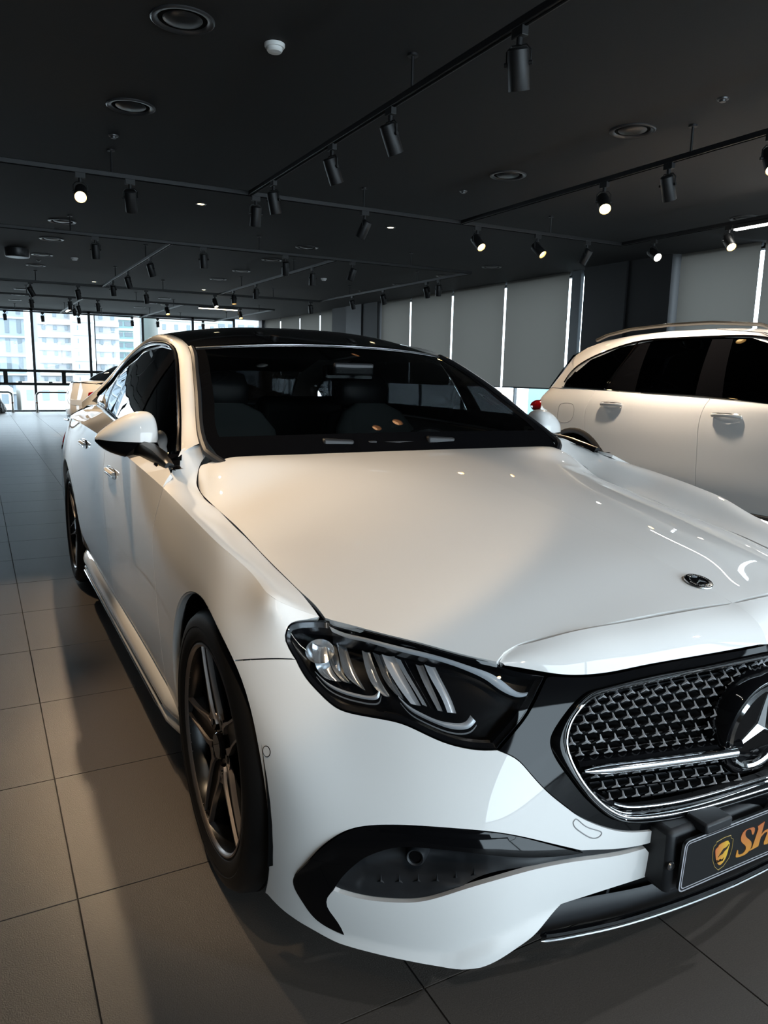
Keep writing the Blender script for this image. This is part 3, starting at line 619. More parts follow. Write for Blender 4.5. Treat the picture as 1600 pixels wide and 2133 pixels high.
# flush door handles
for sgn in (1,-1):
    for (y,z,drs) in ((2.13,.858,d1),(2.96,.893,d2)):
        par=drs[0] if sgn>0 else drs[1]
        s=-.9395*sgn
        b=B(); pl=[]
        for i in range(28):
            a=2*math.pi*i/28; ca,sa=math.cos(a),math.sin(a)
            pl.append((y+.105*abs(ca)**.5*np.sign(ca),z+.02*abs(sa)**.7*np.sign(sa)))
        b.add([(s-.0025*sgn,p,q) for p,q in pl]+[(s+.01*sgn,p,q) for p,q in pl],[tuple(range(28))]+[(i,(i+1)%28,28+(i+1)%28,28+i) for i in range(28)])
        o=b.make('handle_recess',M['gloss'],par); 
        b=B(); b.tube([(s-.006*sgn,y-.092,z+.004),(s-.010*sgn,y-.05,z+.005),(s-.011*sgn,y,z+.005),(s-.010*sgn,y+.05,z+.005),(s-.006*sgn,y+.092,z+.004)],.011,10,flat=(.5,1.0),up=(1,0,0)); b.make('door_handle',M['paint'],par)
        b=B(); b.tube([(s-.014*sgn,p,z-.007) for p in np.linspace(y-.08,y+.08,6)],.0022,6); b.make('handle_trim',M['chrome'],par)
# ---------------- greenhouse
RAILS=[((.735,1.54,.980),(.850,1.44,.955)),((.725,1.65,1.034),(.795,1.65,.998)),((.704,1.75,1.086),(.760,1.78,1.069)),((.669,1.90,1.173),(.723,1.94,1.164)),((.636,2.05,1.247),(.687,2.10,1.245)),((.614,2.15,1.292),(.667,2.20,1.288)),((.596,2.27,1.331),(.652,2.31,1.325)),((.572,2.60,1.390),(.647,2.58,1.358)),((.555,2.98,1.410),(.64,2.98,1.352)),((.555,3.45,1.365),(.645,3.45,1.283)),((.565,3.90,1.27),(.66,3.80,1.195)),((.61,4.22,1.135),(.72,4.05,1.085)),((.68,4.40,1.02),(.80,4.16,.995))]
_g=[[],[],[],[],[]]
for i,(a,w) in enumerate(RAILS):
    a=np.array(a);w=np.array(w);d=w-a; a2=np.array(RAILS[max(i-1,0)][0]);b2=np.array(RAILS[min(i+1,len(RAILS)-1)][0]); tg_=b2-a2
    n=np.cross(tg_,d); n/=np.linalg.norm(n); n=-n if n[0]<0 and n[2]<0 else n
    if n[2]<0: n=-n
    L=np.linalg.norm(d)
    for k,(q,h) in enumerate(((0,0),(.25,.14),(.5,.19),(.78,.13),(1,0))): _g[k].append(a+d*q+n*L*h*(.3 if i<2 else .7 if i==2 else 1))
_g=np.array(_g); _g[:,:,0]*=-1
_rt=np.r_[0,np.cumsum(np.linalg.norm(np.diff(_g[2],axis=0),axis=1))]
RAIL=Net(_g,_rt,[0,.025,.05,.078,.1],-1)
if RAIL.ev(_rt[8],.05)[1][0][2]<0: RAIL.sg=1
both('roof_rail',full(RAIL,120,13,t0=_rt[1]*.60,r0=0,r1=.1),M['paint'],CAR)
ct=np.interp(1.62,_g[2][:,1],_rt)
def railcurve(r,t0,t1,n,off=0): 
    P,N=RAIL.ev(np.linspace(t0,t1,n),np.full(n,r),off); return P,N
# windscreen: base to header
inn=np.array([r[0] for r in RAILS[:7]])
def wsrow(q):
    # q 0..1 along pillar inner edge from base to header
    d=np.r_[0,np.cumsum(np.linalg.norm(np.diff(inn,axis=0),axis=1))]; d/=d[-1]
    e=np.array([np.interp(q,d,inn[:,k]) for k in range(3)]); return e
rows=[]
for q in (-.12,.12,.36,.6,.82,1.0):
    e=wsrow(q) if q>=0 else np.array([.70,1.50,.952])
    bow=.135*max(q,0)**.6; row=[]
    for f in (0,.3,.55,.76,.9,.985): row.append((-(e[0]-.006)*f,e[1]-bow*(1-f**2.4)-.012*f+.03*(1-f),e[2]+(.030 if q>.9 else .022)*(1-f**2)*min(1,max(q,0)*1.5)))
    rows.append(row)
WS=Net(rows,[0,.2,.37,.5,.6,.66],[0,.12,.3,.5,.66,.8],1)
if WS.ev(.2,.4)[1][0][1]>0: WS.sg=-1
both('windscreen',full(WS,30,24),M['glass'],CAR,join=True)
# black ceramic band round the screen and the pillar seal
def wsband(t0,t1,r0,r1,off=.0015): return full(WS,18,18,t0,t1,r0,r1,off)
both('screen_border',merge(wsband(0,.66,.77,.8),wsband(.62,.665,.0,.8),wsband(0,.66,-.02,.125)),M['gloss'],CAR,join=True)
b=B()
P,N=railcurve(0,.02,_rt[6],30); P=np.vstack([[(-.690,1.50,.950),(-.718,1.525,.970)],P])
b.tube(P+np.array([.004,-.004,0]),.0135,8,flat=(1,1)); b.make('pillar_seal',M['matte'],CAR)
b=B(); b.tube((P+np.array([.004,-.004,0]))*np.array([-1,1,1]),.0135,8); b.make('pillar_seal',M['matte'],CAR)
# black roof
rin=[r[0] for r in RAILS[6:11]]
rz=[1.364,1.438,1.452,1.405,1.315]
rr=[]
for (a,y,z),zc in zip(rin,rz):
    rr.append([(-a*f,y-(.125 if y<2.3 else .09 if y<2.4 else .05 if y<2.7 else 0)*(1-f**2.4),zc+(z-zc)*f**2.6+.004) for f in (0,.3,.6,.82,.94,1.0)])
ROOF=Net(rr,[0,.17,.34,.46,.53,.56],[0,.34,.72,1.19,1.65],-1)
if ROOF.ev(.2,.8)[1][0][2]<0: ROOF.sg=1
both('roof_panel',full(ROOF,24,50),M['gloss'],CAR,join=True)
b=B(); P,N=WS.ev(np.linspace(0,.655,30),np.full(30,.792)); b.tube(P+N*.004,.003,6); b.mirror(); b.make('header_trim',M['satin'],CAR)
# rear screen and boot lid
rs=[]
for (ya,za,wa) in ((3.90,1.315,.565),(4.12,1.20,.60),(4.32,1.08,.64),(4.42,1.015,.66)):
    rs.append([(-wa*f,ya+.03*(1-f**2),za-.02*f**2.5) for f in (0,.4,.75,1)])
RS=Net(rs,[0,.24,.45,.6],[0,.25,.48,.6],1)
both('rear_screen',full(RS,12,12),M['dglass'],CAR,join=True)
_o=SIDE.ev(np.linspace(4.72,SIDE.tk[-1],40),np.full(40,TOP))[0]
_i=curve(np.array([(-.735,4.15,1.02),(-.745,4.40,1.004),(-.73,4.53,1.002),(-.65,4.70,.996),(-.52,4.81,.967),(-.26,4.85,.975),(0,4.86,.978)]),40)
both('boot_shoulder',(np.vstack([_o,_i]),[(k,k+1,41+k,40+k) for k in range(39)],np.vstack([np.tile([-.3,.2,.93],(40,1))]*2)),M['paint'],CAR)
bl=[]
for (y,z,w) in ((4.40,1.02,.74),(4.55,1.02,.73),(4.72,1.015,.66),(4.85,.985,.52)):
    bl.append([(-w*f,y-.04*f**3,z-.02*f**2.5) for f in (0,.4,.75,1)])
both('boot_lid',full(Net(bl,[0,.3,.55,.74],[0,.15,.32,.45],1),12,12),M['paint'],CAR,join=True)
# side glass: belt to rail
belt=np.array([(.872,1.39,.950),(.866,1.62,.967),(.860,1.9,.985),(.852,2.2,.999),(.828,2.8,1.019),(.788,3.35,1.026),(.755,3.75,1.027),(.742,3.93,1.027)])
winc=np.array([r[1] for r in RAILS[:12]])
def sg(y): return np.array([np.interp(y,belt[:,1],belt[:,0]),y,np.interp(y,belt[:,1],belt[:,2])]),np.array([np.interp(y,winc[:,1],winc[:,0]),y,np.interp(y,winc[:,1],winc[:,2])])
def sidepane(y0,y1,lean0=0,lean1=0,n=26,off=.012):
    g=[]
    for k in np.linspace(0,1,n):
        row=[]
        for q in np.linspace(0,1,8):
            y=y0+(y1-y0)*k+(lean0*(1-k)+lean1*k)*q
            bb,tt=sg(min(max(y,1.392),4.04)); p=bb+(tt-bb)*q; p[0]+=.02*math.sin(math.pi*q)-off; row.append((-p[0],p[1],p[2]))
        g.append(row)
    return g
for sgn in (1,-1):
    fx=lambda g:[[(x*sgn,y,z) for x,y,z in r] for r in g]
    for nm,a in (('front_side_glass',(1.50,2.20,0,.06)),('rear_side_glass',(2.31,3.42,.06,.06)),('quarter_glass',(3.46,4.0,.06,-.06))):
        b=B(); b.grid(fx(sidepane(*a)),flip=sgn<0); b.make(nm,M['dglass'],CAR,fix=False)
    for nm,a in (('mirror_sail',(1.392,1.51,0,0)),('centre_pillar',(2.19,2.315,.06,.06)),('quarter_divider',(3.40,3.475,.06,.06))):
        b=B(); b.grid(fx(sidepane(*a,n=5,off=.008)),flip=sgn<0); b.make(nm,M['gloss'],CAR,fix=False)
    b=B(); b.tube([(-sgn*(p[0]+.001),p[1],p[2]+.004) for p in curve(belt,60)[10:]],.007,8,flat=(.7,1),up=(0,0,1)); b.make('belt_trim',M['dchrome'],CAR)
    b=B(); P,N=railcurve(.1,0.12,_rt[11],70); b.tube([(x*sgn,y,z) for x,y,z in P+N*.001],.008,8); b.make('window_trim',M['dchrome'],CAR)
    b=B(); P,N=railcurve(.092,.12,_rt[11],70); b.tube([(x*sgn,y,z) for x,y,z in P+N*.001],.004,6); b.make('window_seal',M['gloss'],CAR)
# cowl plate under the wipers, wipers
b=B(); b.grid([[(x,1.50-.02*(1-(x/.75)**2)+d,z) for x in np.linspace(-.72,.72,25)] for d,z in ((-.05,.93),(.03,.945),(.07,.955))]); b.make('cowl_panel',M['matte'],CAR)
for x0,x1,xa in ((-.66,-.30,-.25),(-.10,.13,.18)):
    b=B(); b.tube([(x,1.590,.992) for x in np.linspace(x0,x1,14)],.010,8,flat=(1,1.2)); wb=b.make('wiper_blade',M['matte'],CAR)
    b=B(); b.box((0,0,0),(.12,.03,.030),Matrix.Translation((xa,1.585,1.000))@Matrix.Rotation(R(4),4,'Y')); b.make('wiper_arm_cover',M['matte'],wb,bevel=.008)
    b=B(); b.tube([(xa+.05,1.585,.998),(xa+.18,1.585,.988),(xa+.30,1.575,.972)],.008,8); b.make('wiper_arm',M['matte'],wb)
    b=B(); b.box((x0-.012,1.588,.994),(.035,.02,.024)); b.make('wiper_end_cap',M['matte'],wb,bevel=.004)
# ---------------- wheels
M['barrel']=mat('rim_gloss_black',(.004,.0038,.0036),.22,spec=.35)
M['spk']=mat('spoke_black',(.003,.003,.003),.3,spec=.25)
M['disc']=mat('brake_disc',(.22,.21,.2),.35,1)
def wheel(xc,yc,rot,sgn):
    """outer face towards -x*sgn; parts hang under the wheel"""
    zc=.34; Mx=Matrix.Translation((xc,yc,zc))@Matrix.Rotation(R(-90)*sgn,4,'Y')   # local z -> outward
    RO=.340
    prof=[(.236,-.205),(.262,-.222),(.300,-.228),(.326,-.218),(RO-.004,-.195),(RO,-.15),(RO,-.145),(RO-.007,-.144),(RO-.007,-.136),(RO,-.135),(RO,-.09),(RO-.007,-.089),(RO-.007,-.081),(RO,-.08),(RO,-.045),(RO-.006,-.044),(RO-.006,-.038),(RO-.001,-.037),(RO-.006,-.012),(.322,.004),(.305,.010),(.296,.0112),(.294,.0098),(.285,.0115),(.272,.010),(.2605,.004),(.2595,.001),(.252,.001),(.245,-.02)]
    b=B(); b.lathe(prof,72,Mx); ty=b.make('wheel',M['tyre'],CAR,sharp=40)
    # tread sipes
    b=B(); b.lathe([(.2545,-.004),(.2545,.0035),(.2505,.0045),(.2465,.001),(.2440,-.006)],72,Mx); b.make('rim_lip',M['alloy'],ty)
    b=B(); b.lathe([(.2445,-.004),(.236,-.03),(.232,-.12),(.236,-.2),(.245,-.21)],64,Mx); b.make('rim_barrel',M['barrel'],ty)
    b=B(); b.lathe([(.165,-.085),(.165,-.078),(.06,-.078),(.06,-.085)],56,Mx,close=True); b.make('brake_disc',M['disc'],ty,sharp=30)
    b=B()
    b.box((.128,-.015,-.075),(.07,.16,.045),Mx@Matrix.Rotation(R(-25),4,'Z')); b.make('brake_caliper',M['matte'],ty,bevel=.012)
    b=B(); b.lathe([(.0,-.012),(.03,-.012),(.033,-.016),(.033,-.05)],24,Mx); b.make('hub_cap',M['gloss'],ty)
    b=B(); b.lathe([(.034,-.028),(.075,-.032),(.078,-.07),(.03,-.075)],40,Mx); b.make('hub',M['barrel'],ty)
    zf=lambda r: -.004-.022*max(0,(.245-r)/.245)**1.5   # dish of the face
    for k in range(5):
        a0=math.pi/2+rot+k*2*math.pi/5
        def P(r,w,dz=0):  # along spoke r, across w
            x=r*math.cos(a0)-w*math.sin(a0); y=r*math.sin(a0)+w*math.cos(a0); return (x,y,zf(math.hypot(x,y))+dz)
        edge=[(.2455,.0245),(.20,.0262),(.155,.0285),(.118,.0345),(.088,.0380),(.062,.0335)]
        # black channel
        b=B(); top=[];bot=[]
        g=[]
        for r,w in edge:
            g.append([P(r,-w*1.0,-.040),P(r,-w+.004,-.006),P(r,-w*.5,-.0105),P(r,0,-.0125),P(r,w*.5,-.0105),P(r,w-.004,-.006),P(r,w,-.040)])
        b.grid([[tuple(Mx@Vector(p)) for p in row] for row in g]); sp=b.make('spoke',M['spk'],ty,sharp=40)
        for s in (-1,1):
            b=B(); g=[]
            for i,(r,w) in enumerate(edge):
                e=.0056+.010*max(0,(.15-r)/.09)**1.2
                g.append([P(r,s*(w+.0005),-.012),P(r,s*(w+.0002),.0),P(r,s*(w-e),.0002),P(r,s*(w-e-.0006),-.007)])
            b.grid([[tuple(Mx@Vector(p)) for p in row] for row in g]); b.make('spoke_edge',M['alloy'],sp,sharp=30)
        # web with bolt between spokes
        am=a0+math.pi/5
        def Q(r,t,dz=0): return tuple(Mx@Vector((r*math.cos(am+t),r*math.sin(am+t),zf(r)+dz)))
        b=B(); g=[]
        for r,h in ((.052,.30),(.064,.34),(.076,.33),(.086,.27),(.092,.20)):
            g.append([Q(r,-h-.05,-.02),Q(r,-h,-.001),Q(r,-h*.4,-.003),Q(r,h*.4,-.003),Q(r,h,-.001),Q(r,h+.05,-.02)])
        b.grid(g); b.make('spoke_web',M['alloy'],ty,sharp=30)
        c=Vector(Q(.068,0,-.001)); n=(Mx.to_3x3()@Vector((0,0,1)))
        b=B(); b.cyl(c-n*.012,c+n*.0015,.0095,14); b.make('wheel_bolt',M['gloss'],ty)
    return ty
for sgn in (1,-1):
    wheel(-.922*sgn,.845,R(-1),sgn); wheel(-.925*sgn,3.806,R(20),sgn)
# wheel housings
for sgn in (1,-1):
    for yc,rr_ in ((.845,.395),(3.806,.40)):
        b=B(); g=[]
        for a in np.linspace(-12,192,30): g.append([(-sgn*x,yc+(rr_+d)*math.cos(R(a)),.34+(rr_+d)*math.sin(R(a))) for x,d in ((.915,-.004),(.80,.01),(.56,.01))])
        b.grid(g); b.make('wheel_housing',M['void'],CAR)
        b=B(); pl=[(-sgn*.56,yc+(rr_+.01)*math.cos(R(a)),.34+(rr_+.01)*math.sin(R(a))) for a in np.linspace(-12,192,30)]; b.add(pl,[tuple(range(30))]); b.make('housing_wall',M['void'],CAR)
# arch return flanges
for sgn in (1,-1):
    for key,yc,rr_ in (('ARCH',.845,.381),('ARCHR',3.806,.386)):
        P,N=SIDE.ev(*seg(T_(key),60).T); b=B(); g=[]
        for p in P:
            d=np.array([0,p[1]-yc,p[2]-.34]); d/=np.linalg.norm(d); g.append([(sgn*p[0],p[1],p[2]),(sgn*(p[0]+.004),*(p-d*.0035)[1:]),(sgn*(p[0]+.020),*(p-d*.002)[1:]),(sgn*(p[0]+.03),*(p+d*.014)[1:])])
        b.grid(g,flip=sgn>0); b.make('arch_flange',M['paint'],CAR,fix=False)
# underbody and floor pan keep daylight out
b=B(); b.box((0,2.45,.20),(1.10,4.3,.05)); b.make('underbody',M['void'],CAR)
b=B(); b.box((0,.75,.44),(1.0,.9,.42)); b.make('engine_bay',M['void'],CAR)
b=B(); b.box((0,1.30,.56),(1.40,.06,.5)); b.make('bulkhead',M['void'],CAR)
b=B(); b.box((0,2.5,.29),(1.72,2.2,.04)); b.make('cabin_floor',M['void'],CAR)
for sgn in (1,-1):
    b=B(); b.grid([[(-sgn*x,y,z) for x,z in ((.86,.25),(.87,.6),(.85,.92))] for y in np.linspace(1.66,4.1,15)]); b.make('door_lining',M['seat'],CAR)
# ---------------- mirrors
def mirror(sgn):
    # cap: outer shell; sections from root (inner) to tip (outer)
    root=None
    def ring(x,yc,zc,ry,ru,rl,n=20,sq=2.5):
        out=[]
        for i in range(n):
            a=2*math.pi*i/n; c,s=math.cos(a),math.sin(a); out.append((-sgn*x,yc+ry*abs(c)**(2/sq)*np.sign(c),zc+(ru if s>0 else rl)*abs(s)**(2/sq)*np.sign(s)))
        return out
    # (x, y centre, waist z, half depth, rise, drop)
    S=[(.826,1.850,.998,.02,.02,.012),(.829,1.845,.998,.050,.072,.040),(.838,1.842,.998,.068,.096,.054),(.86,1.84,.999,.078,.107,.060),(.90,1.845,1.0,.08,.102,.061),(.94,1.855,1.001,.076,.083,.056),(.975,1.87,1.002,.064,.057,.045),(1.0,1.885,1.003,.045,.034,.032),(1.015,1.895,1.004,.025,.018,.017),(1.022,1.90,1.004,.008,.006,.008)]
    up=B();lo=B(); n=20
    g=[ring(*s) for s in S]
    # split upper cap / lower housing at the waist line
    top=[[r[i] for i in range(0,11)] for r in g]; low=[[r[i%20] for i in range(10,21)] for r in g]
    lowm=low
    sm=lambda o:(o.modifiers.new('smooth','SUBSURF').__setattr__('levels',2),o.modifiers['smooth'].__setattr__('render_levels',2))
    up.grid(top,flip=sgn<0); root=up.make('door_mirror',M['paint'],CAR,sharp=180); sm(root)
    lo.grid(lowm,flip=sgn<0); o=lo.make('mirror_housing',M['gloss'],root,sharp=180); sm(o)
    b=B(); b.tube([(-sgn*.93,1.86,.968),(-sgn*.89,1.83,.964),(-sgn*.866,1.74,.962),(-sgn*.862,1.62,.958),(-sgn*.866,1.46,.950)],[.030,.044,.046,.040,.018],12,flat=(.8,1)); o=b.make('mirror_arm',M['spk'],root)
    b=B(); b.tube([(-sgn*x,y-ry*.985,zc) for x,y,zc,ry,ru,rl in S[2:9]],.0022,6); b.make('mirror_seam',M['void'],root)
    b=B(); b.add([(-sgn*x,1.905,z) for x,z in ((.868,.985),(.97,.985),(.975,1.02),(.93,1.06),(.868,1.075))],[(0,1,2,3,4)]); b.make('mirror_glass',M['chrome'],root,smooth=False)
mirror(1); mirror(-1)
# ---------------- front details (all on the bumper surface)
def strip(name,net,loopA,loopB,offA,offB,material,parent,n=None,mid=None,join=True,sub=6,closed=False):
    """ribbon between two curves lying over a surface at given stand-off"""
    n=n or 60; a=seg(loopA,n); c=seg(loopB,n); g=[]
    for k in np.linspace(0,1,sub):
        q=a+(c-a)*k; o=offA+(offB-offA)*k+(mid*math.sin(math.pi*k) if mid else 0); P,N=net.ev(q[:,0],q[:,1]); g.append(P+N*o)
    bb=B(); bb.grid([[tuple(p) for p in r] for r in g])
    if join: bb.mirror()
    return bb.make(name,material,parent,sharp=50)
def on(net,tr,off=0.0):
    tr=np.atleast_2d(tr); return net.ev(tr[:,0],tr[:,1],off)[0]
# black grille surround
RO_=T_('RINGo'); RM=T_('RINGm')
RO_[0,0]=0; RO_[-1,0]=0; RM[0,0]=0; RM[-1,0]=0
nl=np.array([[0,.632],[.08,.630],[.158,.634],[.274,.634],[.349,.628],[.411,.630],[.449,.632]])
sur=loop(nl,np.array([nl[-1],[.458,.628]]),T_('HLin')+np.array([-.004,0]),T_('SURL'),np.array([T_('SURL')[-1],[0,.205]]),np.array([[0,.205],RO_[-1]]),rev(RO_),np.array([RO_[0],nl[0]]),step=.01)
GR=both('grille_surround',panel_data(SIDE,sur,step=.014,off=-.003,lip=.03,gap=.0008,skip=onmid),M['gloss'],CAR,join=True)[0]
# ring: gloss outer bevel, bright inner bevel
def inl(c,g):  # shrink an open half ring towards its middle
    m=np.array([0,.40]); q=c.copy(); d=np.roll(q,-1,0)-np.roll(q,1,0); d[0]=(1,0); d[-1]=(-1,0); nn=np.stack([d[:,1],-d[:,0]],1); nn/=np.linalg.norm(nn,axis=1)[:,None]; s=np.sign(((m-q)*nn).sum(1)); q=q+nn*(g*np.where(s==0,1,s))[:,None]; q[0,0]=q[-1,0]=0; return q
ro=curve(RO_,80); rm=curve(RM,80)
ro[:,0]=np.maximum(ro[:,0],0); rm[:,0]=np.maximum(rm[:,0],0)
ri=inl(curve(RM,40),.011); ri2=inl(curve(RM,40),.013)
GF=strip('grille_frame',SIDE,ro,rm,-.004,.004,M['gloss'],CAR,n=110,mid=.008,sub=8)
strip('grille_chrome',SIDE,rm,ri,.004,-.010,M['chrome'],GF,n=110,mid=.007,sub=7)
strip('frame_inner_wall',SIDE,ri,ri2,-.012,-.036,M['matte'],GF,n=110,sub=3)
low=rm[(rm[:,1]<.30)&(rm[:,0]<.36)]; 
bb=B(); P=on(SIDE,low+np.array([0,.020]),-.010); bb.tube(P,.0028,6); bb.mirror(); bb.make('lower_chrome_line',M['chrome'],GF)
# mesh insert
GD=-.034
inner=loop(ri2,np.array([ri2[-1],ri2[0]]),step=.012)
both('grille_backing',panel_data(SIDE,inner,step=.02,off=GD-.02,lip=0),M['void'],GF,join=True)

lat=B(); stars=[]
dt,dr=.0298,.0262
inn_=inset(inner,.0035)
def ptg(t,r,off): return on(SIDE,[(abs(t),r)],off)[0]*np.array([1 if t>=0 else -1,1,1])
STAR_C=.372
nodes_=[]
for j in range(-3,14):
    for i in range(-18,19):
        t=(i+.5*(j%2))*dt; r=.232+j*dr
        if inside(np.array([[abs(t),r]]),inn_)[0] and math.hypot(t,(r-STAR_C)*1.0)>.104 and not(abs(r-STAR_C+.004)<.017): nodes_.append((t,r,j,i))
ys=B(); Lh=.0105
proto=None
for t,r,j,i in nodes_:
    c=ptg(t,r,GD+.010); e=1e-3
    tx=ptg(t+e,r,GD+.010)-c if abs(t)>2e-3 else np.array([-1,0,0.])*e; tx/=np.linalg.norm(tx); rz=ptg(t,r+e,GD+.010)-c; rz/=np.linalg.norm(rz); nz=np.cross(rz,tx); nz/=np.linalg.norm(nz)
    if nz[1]>0: nz=-nz
    Mm=Matrix((tx,rz,nz)).transposed().to_4x4(); Mm.translation=Vector(c)
    if proto is None:
        b=B()
        for a in (90,210,330):
            d=Vector((math.cos(R(a)),math.sin(R(a)),0)); pz=Vector((-d.y,d.x,0)); tip=d*Lh+Vector((0,0,-.006))
            b.add([Vector((0,0,.003)),pz*.0030-d*.001,-pz*.0030-d*.001,tip+pz*.0011,tip-pz*.0011,tip+Vector((0,0,.0014))],[(0,5,3,1),(0,2,4,5),(5,4,3)])
        o=b.make('grille_star',mat('grille_silver',(.50,.50,.51),.38,.35),GF,smooth=False); proto=o.data; o.matrix_parent_inverse=Matrix.Translation(-wloc(CAR)); 
    else:
        o=bpy.data.objects.new('grille_star',proto); COL.objects.link(o); o.parent=GF; 
    stars.append((o,Mm))
    # lattice blades from this star down to the two neighbours
    for s in (-.5,.5):
        p=ptg(t,r,GD+.004); m_=ptg(t+s*dt,r-dr*.55,GD-.012); q=ptg(t+s*dt,r-dr+.006,GD+.002)
        w=np.array([0,.008,0]); lat.add([p,m_,m_+w,p+w],[(0,1,2,3)]); lat.add([m_,q,q+w,m_+w],[(0,1,2,3)])
        h=np.array([0,0,.0016]); lat.add([p-h,m_-h,m_+h,p+h],[(0,1,2,3)]); lat.add([m_-h,q-h,q+h,m_+h],[(0,1,2,3)])
for o,Mm in stars:
    o.matrix_parent_inverse=Matrix.Identity(4); o.matrix_basis=Mm
lo_=lat.make('grille_lattice',M['matte'],GF,smooth=False,fix=False); lo_['kind']='stuff'
# louvres behind the mesh
for r in np.arange(.24,.60,.024):
    t1=0
    for t in np.arange(0,.46,.004):
        if inside(np.array([[t,r]]),inn_)[0]: t1=t
    if t1>.05:
        b=B(); b.tube(on(SIDE,[(t,r) for t in np.linspace(0,t1,24)],GD-.012),.005,6,flat=(.4,1)); b.mirror(); b.make('grille_louvre',M['matte'],GF)
# centre bars and star
def barpts(t0,t1,r0,r1,off,n=20): return on(SIDE,np.stack([np.linspace(t0,t1,n),np.linspace(r0,r1,n)],1),off)
for sgn in (1,-1):
    P=barpts(.085,.418,STAR_C-.012,STAR_C-.016,-.010)*np.array([sgn,1,1])
    b=B(); b.tube(P,[.0105]*17+[.009,.007,.003],12); b.make('grille_bar',M['chrome'],GF)
    b=B(); P=barpts(.06,.425,STAR_C-.002,STAR_C-.003,-.034)*np.array([sgn,1,1]); b.tube(P,.019,8,flat=(.55,1),up=(0,-1,0)); b.make('bar_housing',M['gloss'],GF)
sc=Vector((0,.052,.5517)); ax=Matrix.Translation(sc)@Matrix.Rotation(R(97),4,'X')   # local z -> forward
b=B(); b.lathe([(.118,-.035),(.116,-.004),(.108,.006),(.098,.003),(.094,-.002)],56,ax); EM=b.make('star_emblem',M['gloss'],CAR)
b=B(); b.lathe([(.0955,.0),(.0955,.005),(.091,.0095),(.0855,.006),(.0845,-.001)],64,ax); b.make('emblem_ring',M['chrome'],EM)
b=B(); b.lathe([(.0001,.0005),(.085,.0005)],48,ax); b.make('emblem_disc',M['gloss'],EM)
def star(rad,wid,h,Mx,name,mt,par):
    b=B()
    for k in range(3):
        a=math.pi/2+k*2*math.pi/3; d=Vector((math.cos(a),math.sin(a),0)); p=Vector((-d.y,d.x,0))
        l=(d*.5+p*.866)*wid*1.05; r_=(d*.5-p*.866)*wid*1.05
        b.add([Vector((0,0,h)),l+Vector((0,0,.0005)),d*rad+Vector((0,0,.0008)),r_+Vector((0,0,.0005))],[(0,2,1),(0,3,2)])
    return b.make(name,mt,par,smooth=False,fix=False)

def starm(rad,wid,h,Mx,name,mt,par):
    b=B()
    for k in range(3):
        a=math.pi/2+k*2*math.pi/3; d=Vector((math.cos(a),math.sin(a),0)); p=Vector((-d.y,d.x,0))
        l=d*.5*wid+p*.866*wid; r_=d*.5*wid-p*.866*wid
        b.add([Vector((0,0,h)),l,d*rad,r_],[(0,2,1),(0,3,2)],Mx)
    return b.make(name,mt,par,smooth=False,fix=True)
starm(.086,.013,.010,ax@Matrix.Translation((0,0,.0012)),'emblem_star',M['chrome'],EM)
# bonnet badge
bz=float(bonnet_z(0,.233)); slope=math.degrees(math.atan2(float(bonnet_z(0,.26)-bonnet_z(0,.206)),.054))
bx=Matrix.Translation((0,.233,bz+.0005))@Matrix.Rotation(R(slope),4,'X')
b=B(); b.lathe([(.0001,.0025),(.0185,.0025),(.0195,.0035)],40,bx); BD=b.make('bonnet_badge',M['gloss'],CAR)
b=B(); b.lathe([(.0195,.0015),(.0195,.0042),(.0210,.0046),(.0220,.0035)],48,bx); b.make('badge_inner_ring',M['chrome'],BD)
b=B(); b.lathe([(.0220,.0035),(.0290,.0035)],48,bx); b.make('badge_band',M['gloss'],BD)
b=B(); b.lathe([(.0288,.0035),(.0296,.0042),(.0310,.003),(.0315,.0)],48,bx); b.make('badge_outer_ring',M['chrome'],BD)
starm(.0185,.003,.0035,bx@Matrix.Translation((0,0,.0026)),'badge_star',M['chrome'],BD)
b=B()
for k in range(40):
    a=2*math.pi*k/40
    if k%20<13 : b.box((.0255,0,.0038),(.0035,.0012+.0009*(k%3),.0006),bx@Matrix.Rotation(a,4,'Z'))
b.make('badge_engraving',M['satin'],BD,smooth=False)['kind']='stuff'
# ---------------- lower intakes
FO,FI=T_('FTout'),T_('FTin')
trim=loop(FO,FI,step=.008)
def trim_off(t,r):
    top=np.interp(t,[.42,.6,.75,.9,1.0],[.222,.255,.262,.235,.16]); x=np.clip((top-r)/.06,0,1); return .001+.007*np.sin(np.pi*x)
both('intake_blade_trim',panel_data(SIDE,trim,step=.006,off=trim_off,lip=.035,gap=.0006),M['gloss'],CAR)
inn2=loop(FI[4:],np.array([FI[-1],T_('UBL')[0]+np.array([-.02,-.002])]),np.array([T_('UBL')[0]+np.array([-.02,-.002]),T_('BLR')[0]+np.array([-.03,0])]),np.array([T_('BLR')[0]+np.array([-.03,0]),T_('INB')[-1]]),rev(T_('INB')),step=.010)
def in_off(t,r):
    rt=np.interp(t,[.3,.46,.6,.75,.86,.95],[.19,.196,.215,.222,.205,.13]); x=np.clip((rt-r)/.10,0,1)
    lb=T_('INB')[::-1]; rb=np.interp(t,lb[:,0],lb[:,1]); e=np.clip((r-rb)/.055,0,1)
    d=-.010-.032*e*e*(3-2*e)*np.clip((t-.40)/.12,0,1)*np.clip((.95-t)/.05,0,1)
    w=np.sin(np.pi*np.clip((rt-.012-r)/.055,0,1))*np.clip((t-.52)/.14,0,1)*np.clip((.86-t)/.10,0,1)
    w2=np.sin(np.pi*np.clip((rt-.080-r)/.045,0,1))*np.clip((t-.66)/.10,0,1)*e
    return d-.022*w-.018*w2
IN=both('lower_intake',panel_data(SIDE,inn2,step=.010,off=in_off,lip=0),M['matte'],CAR)
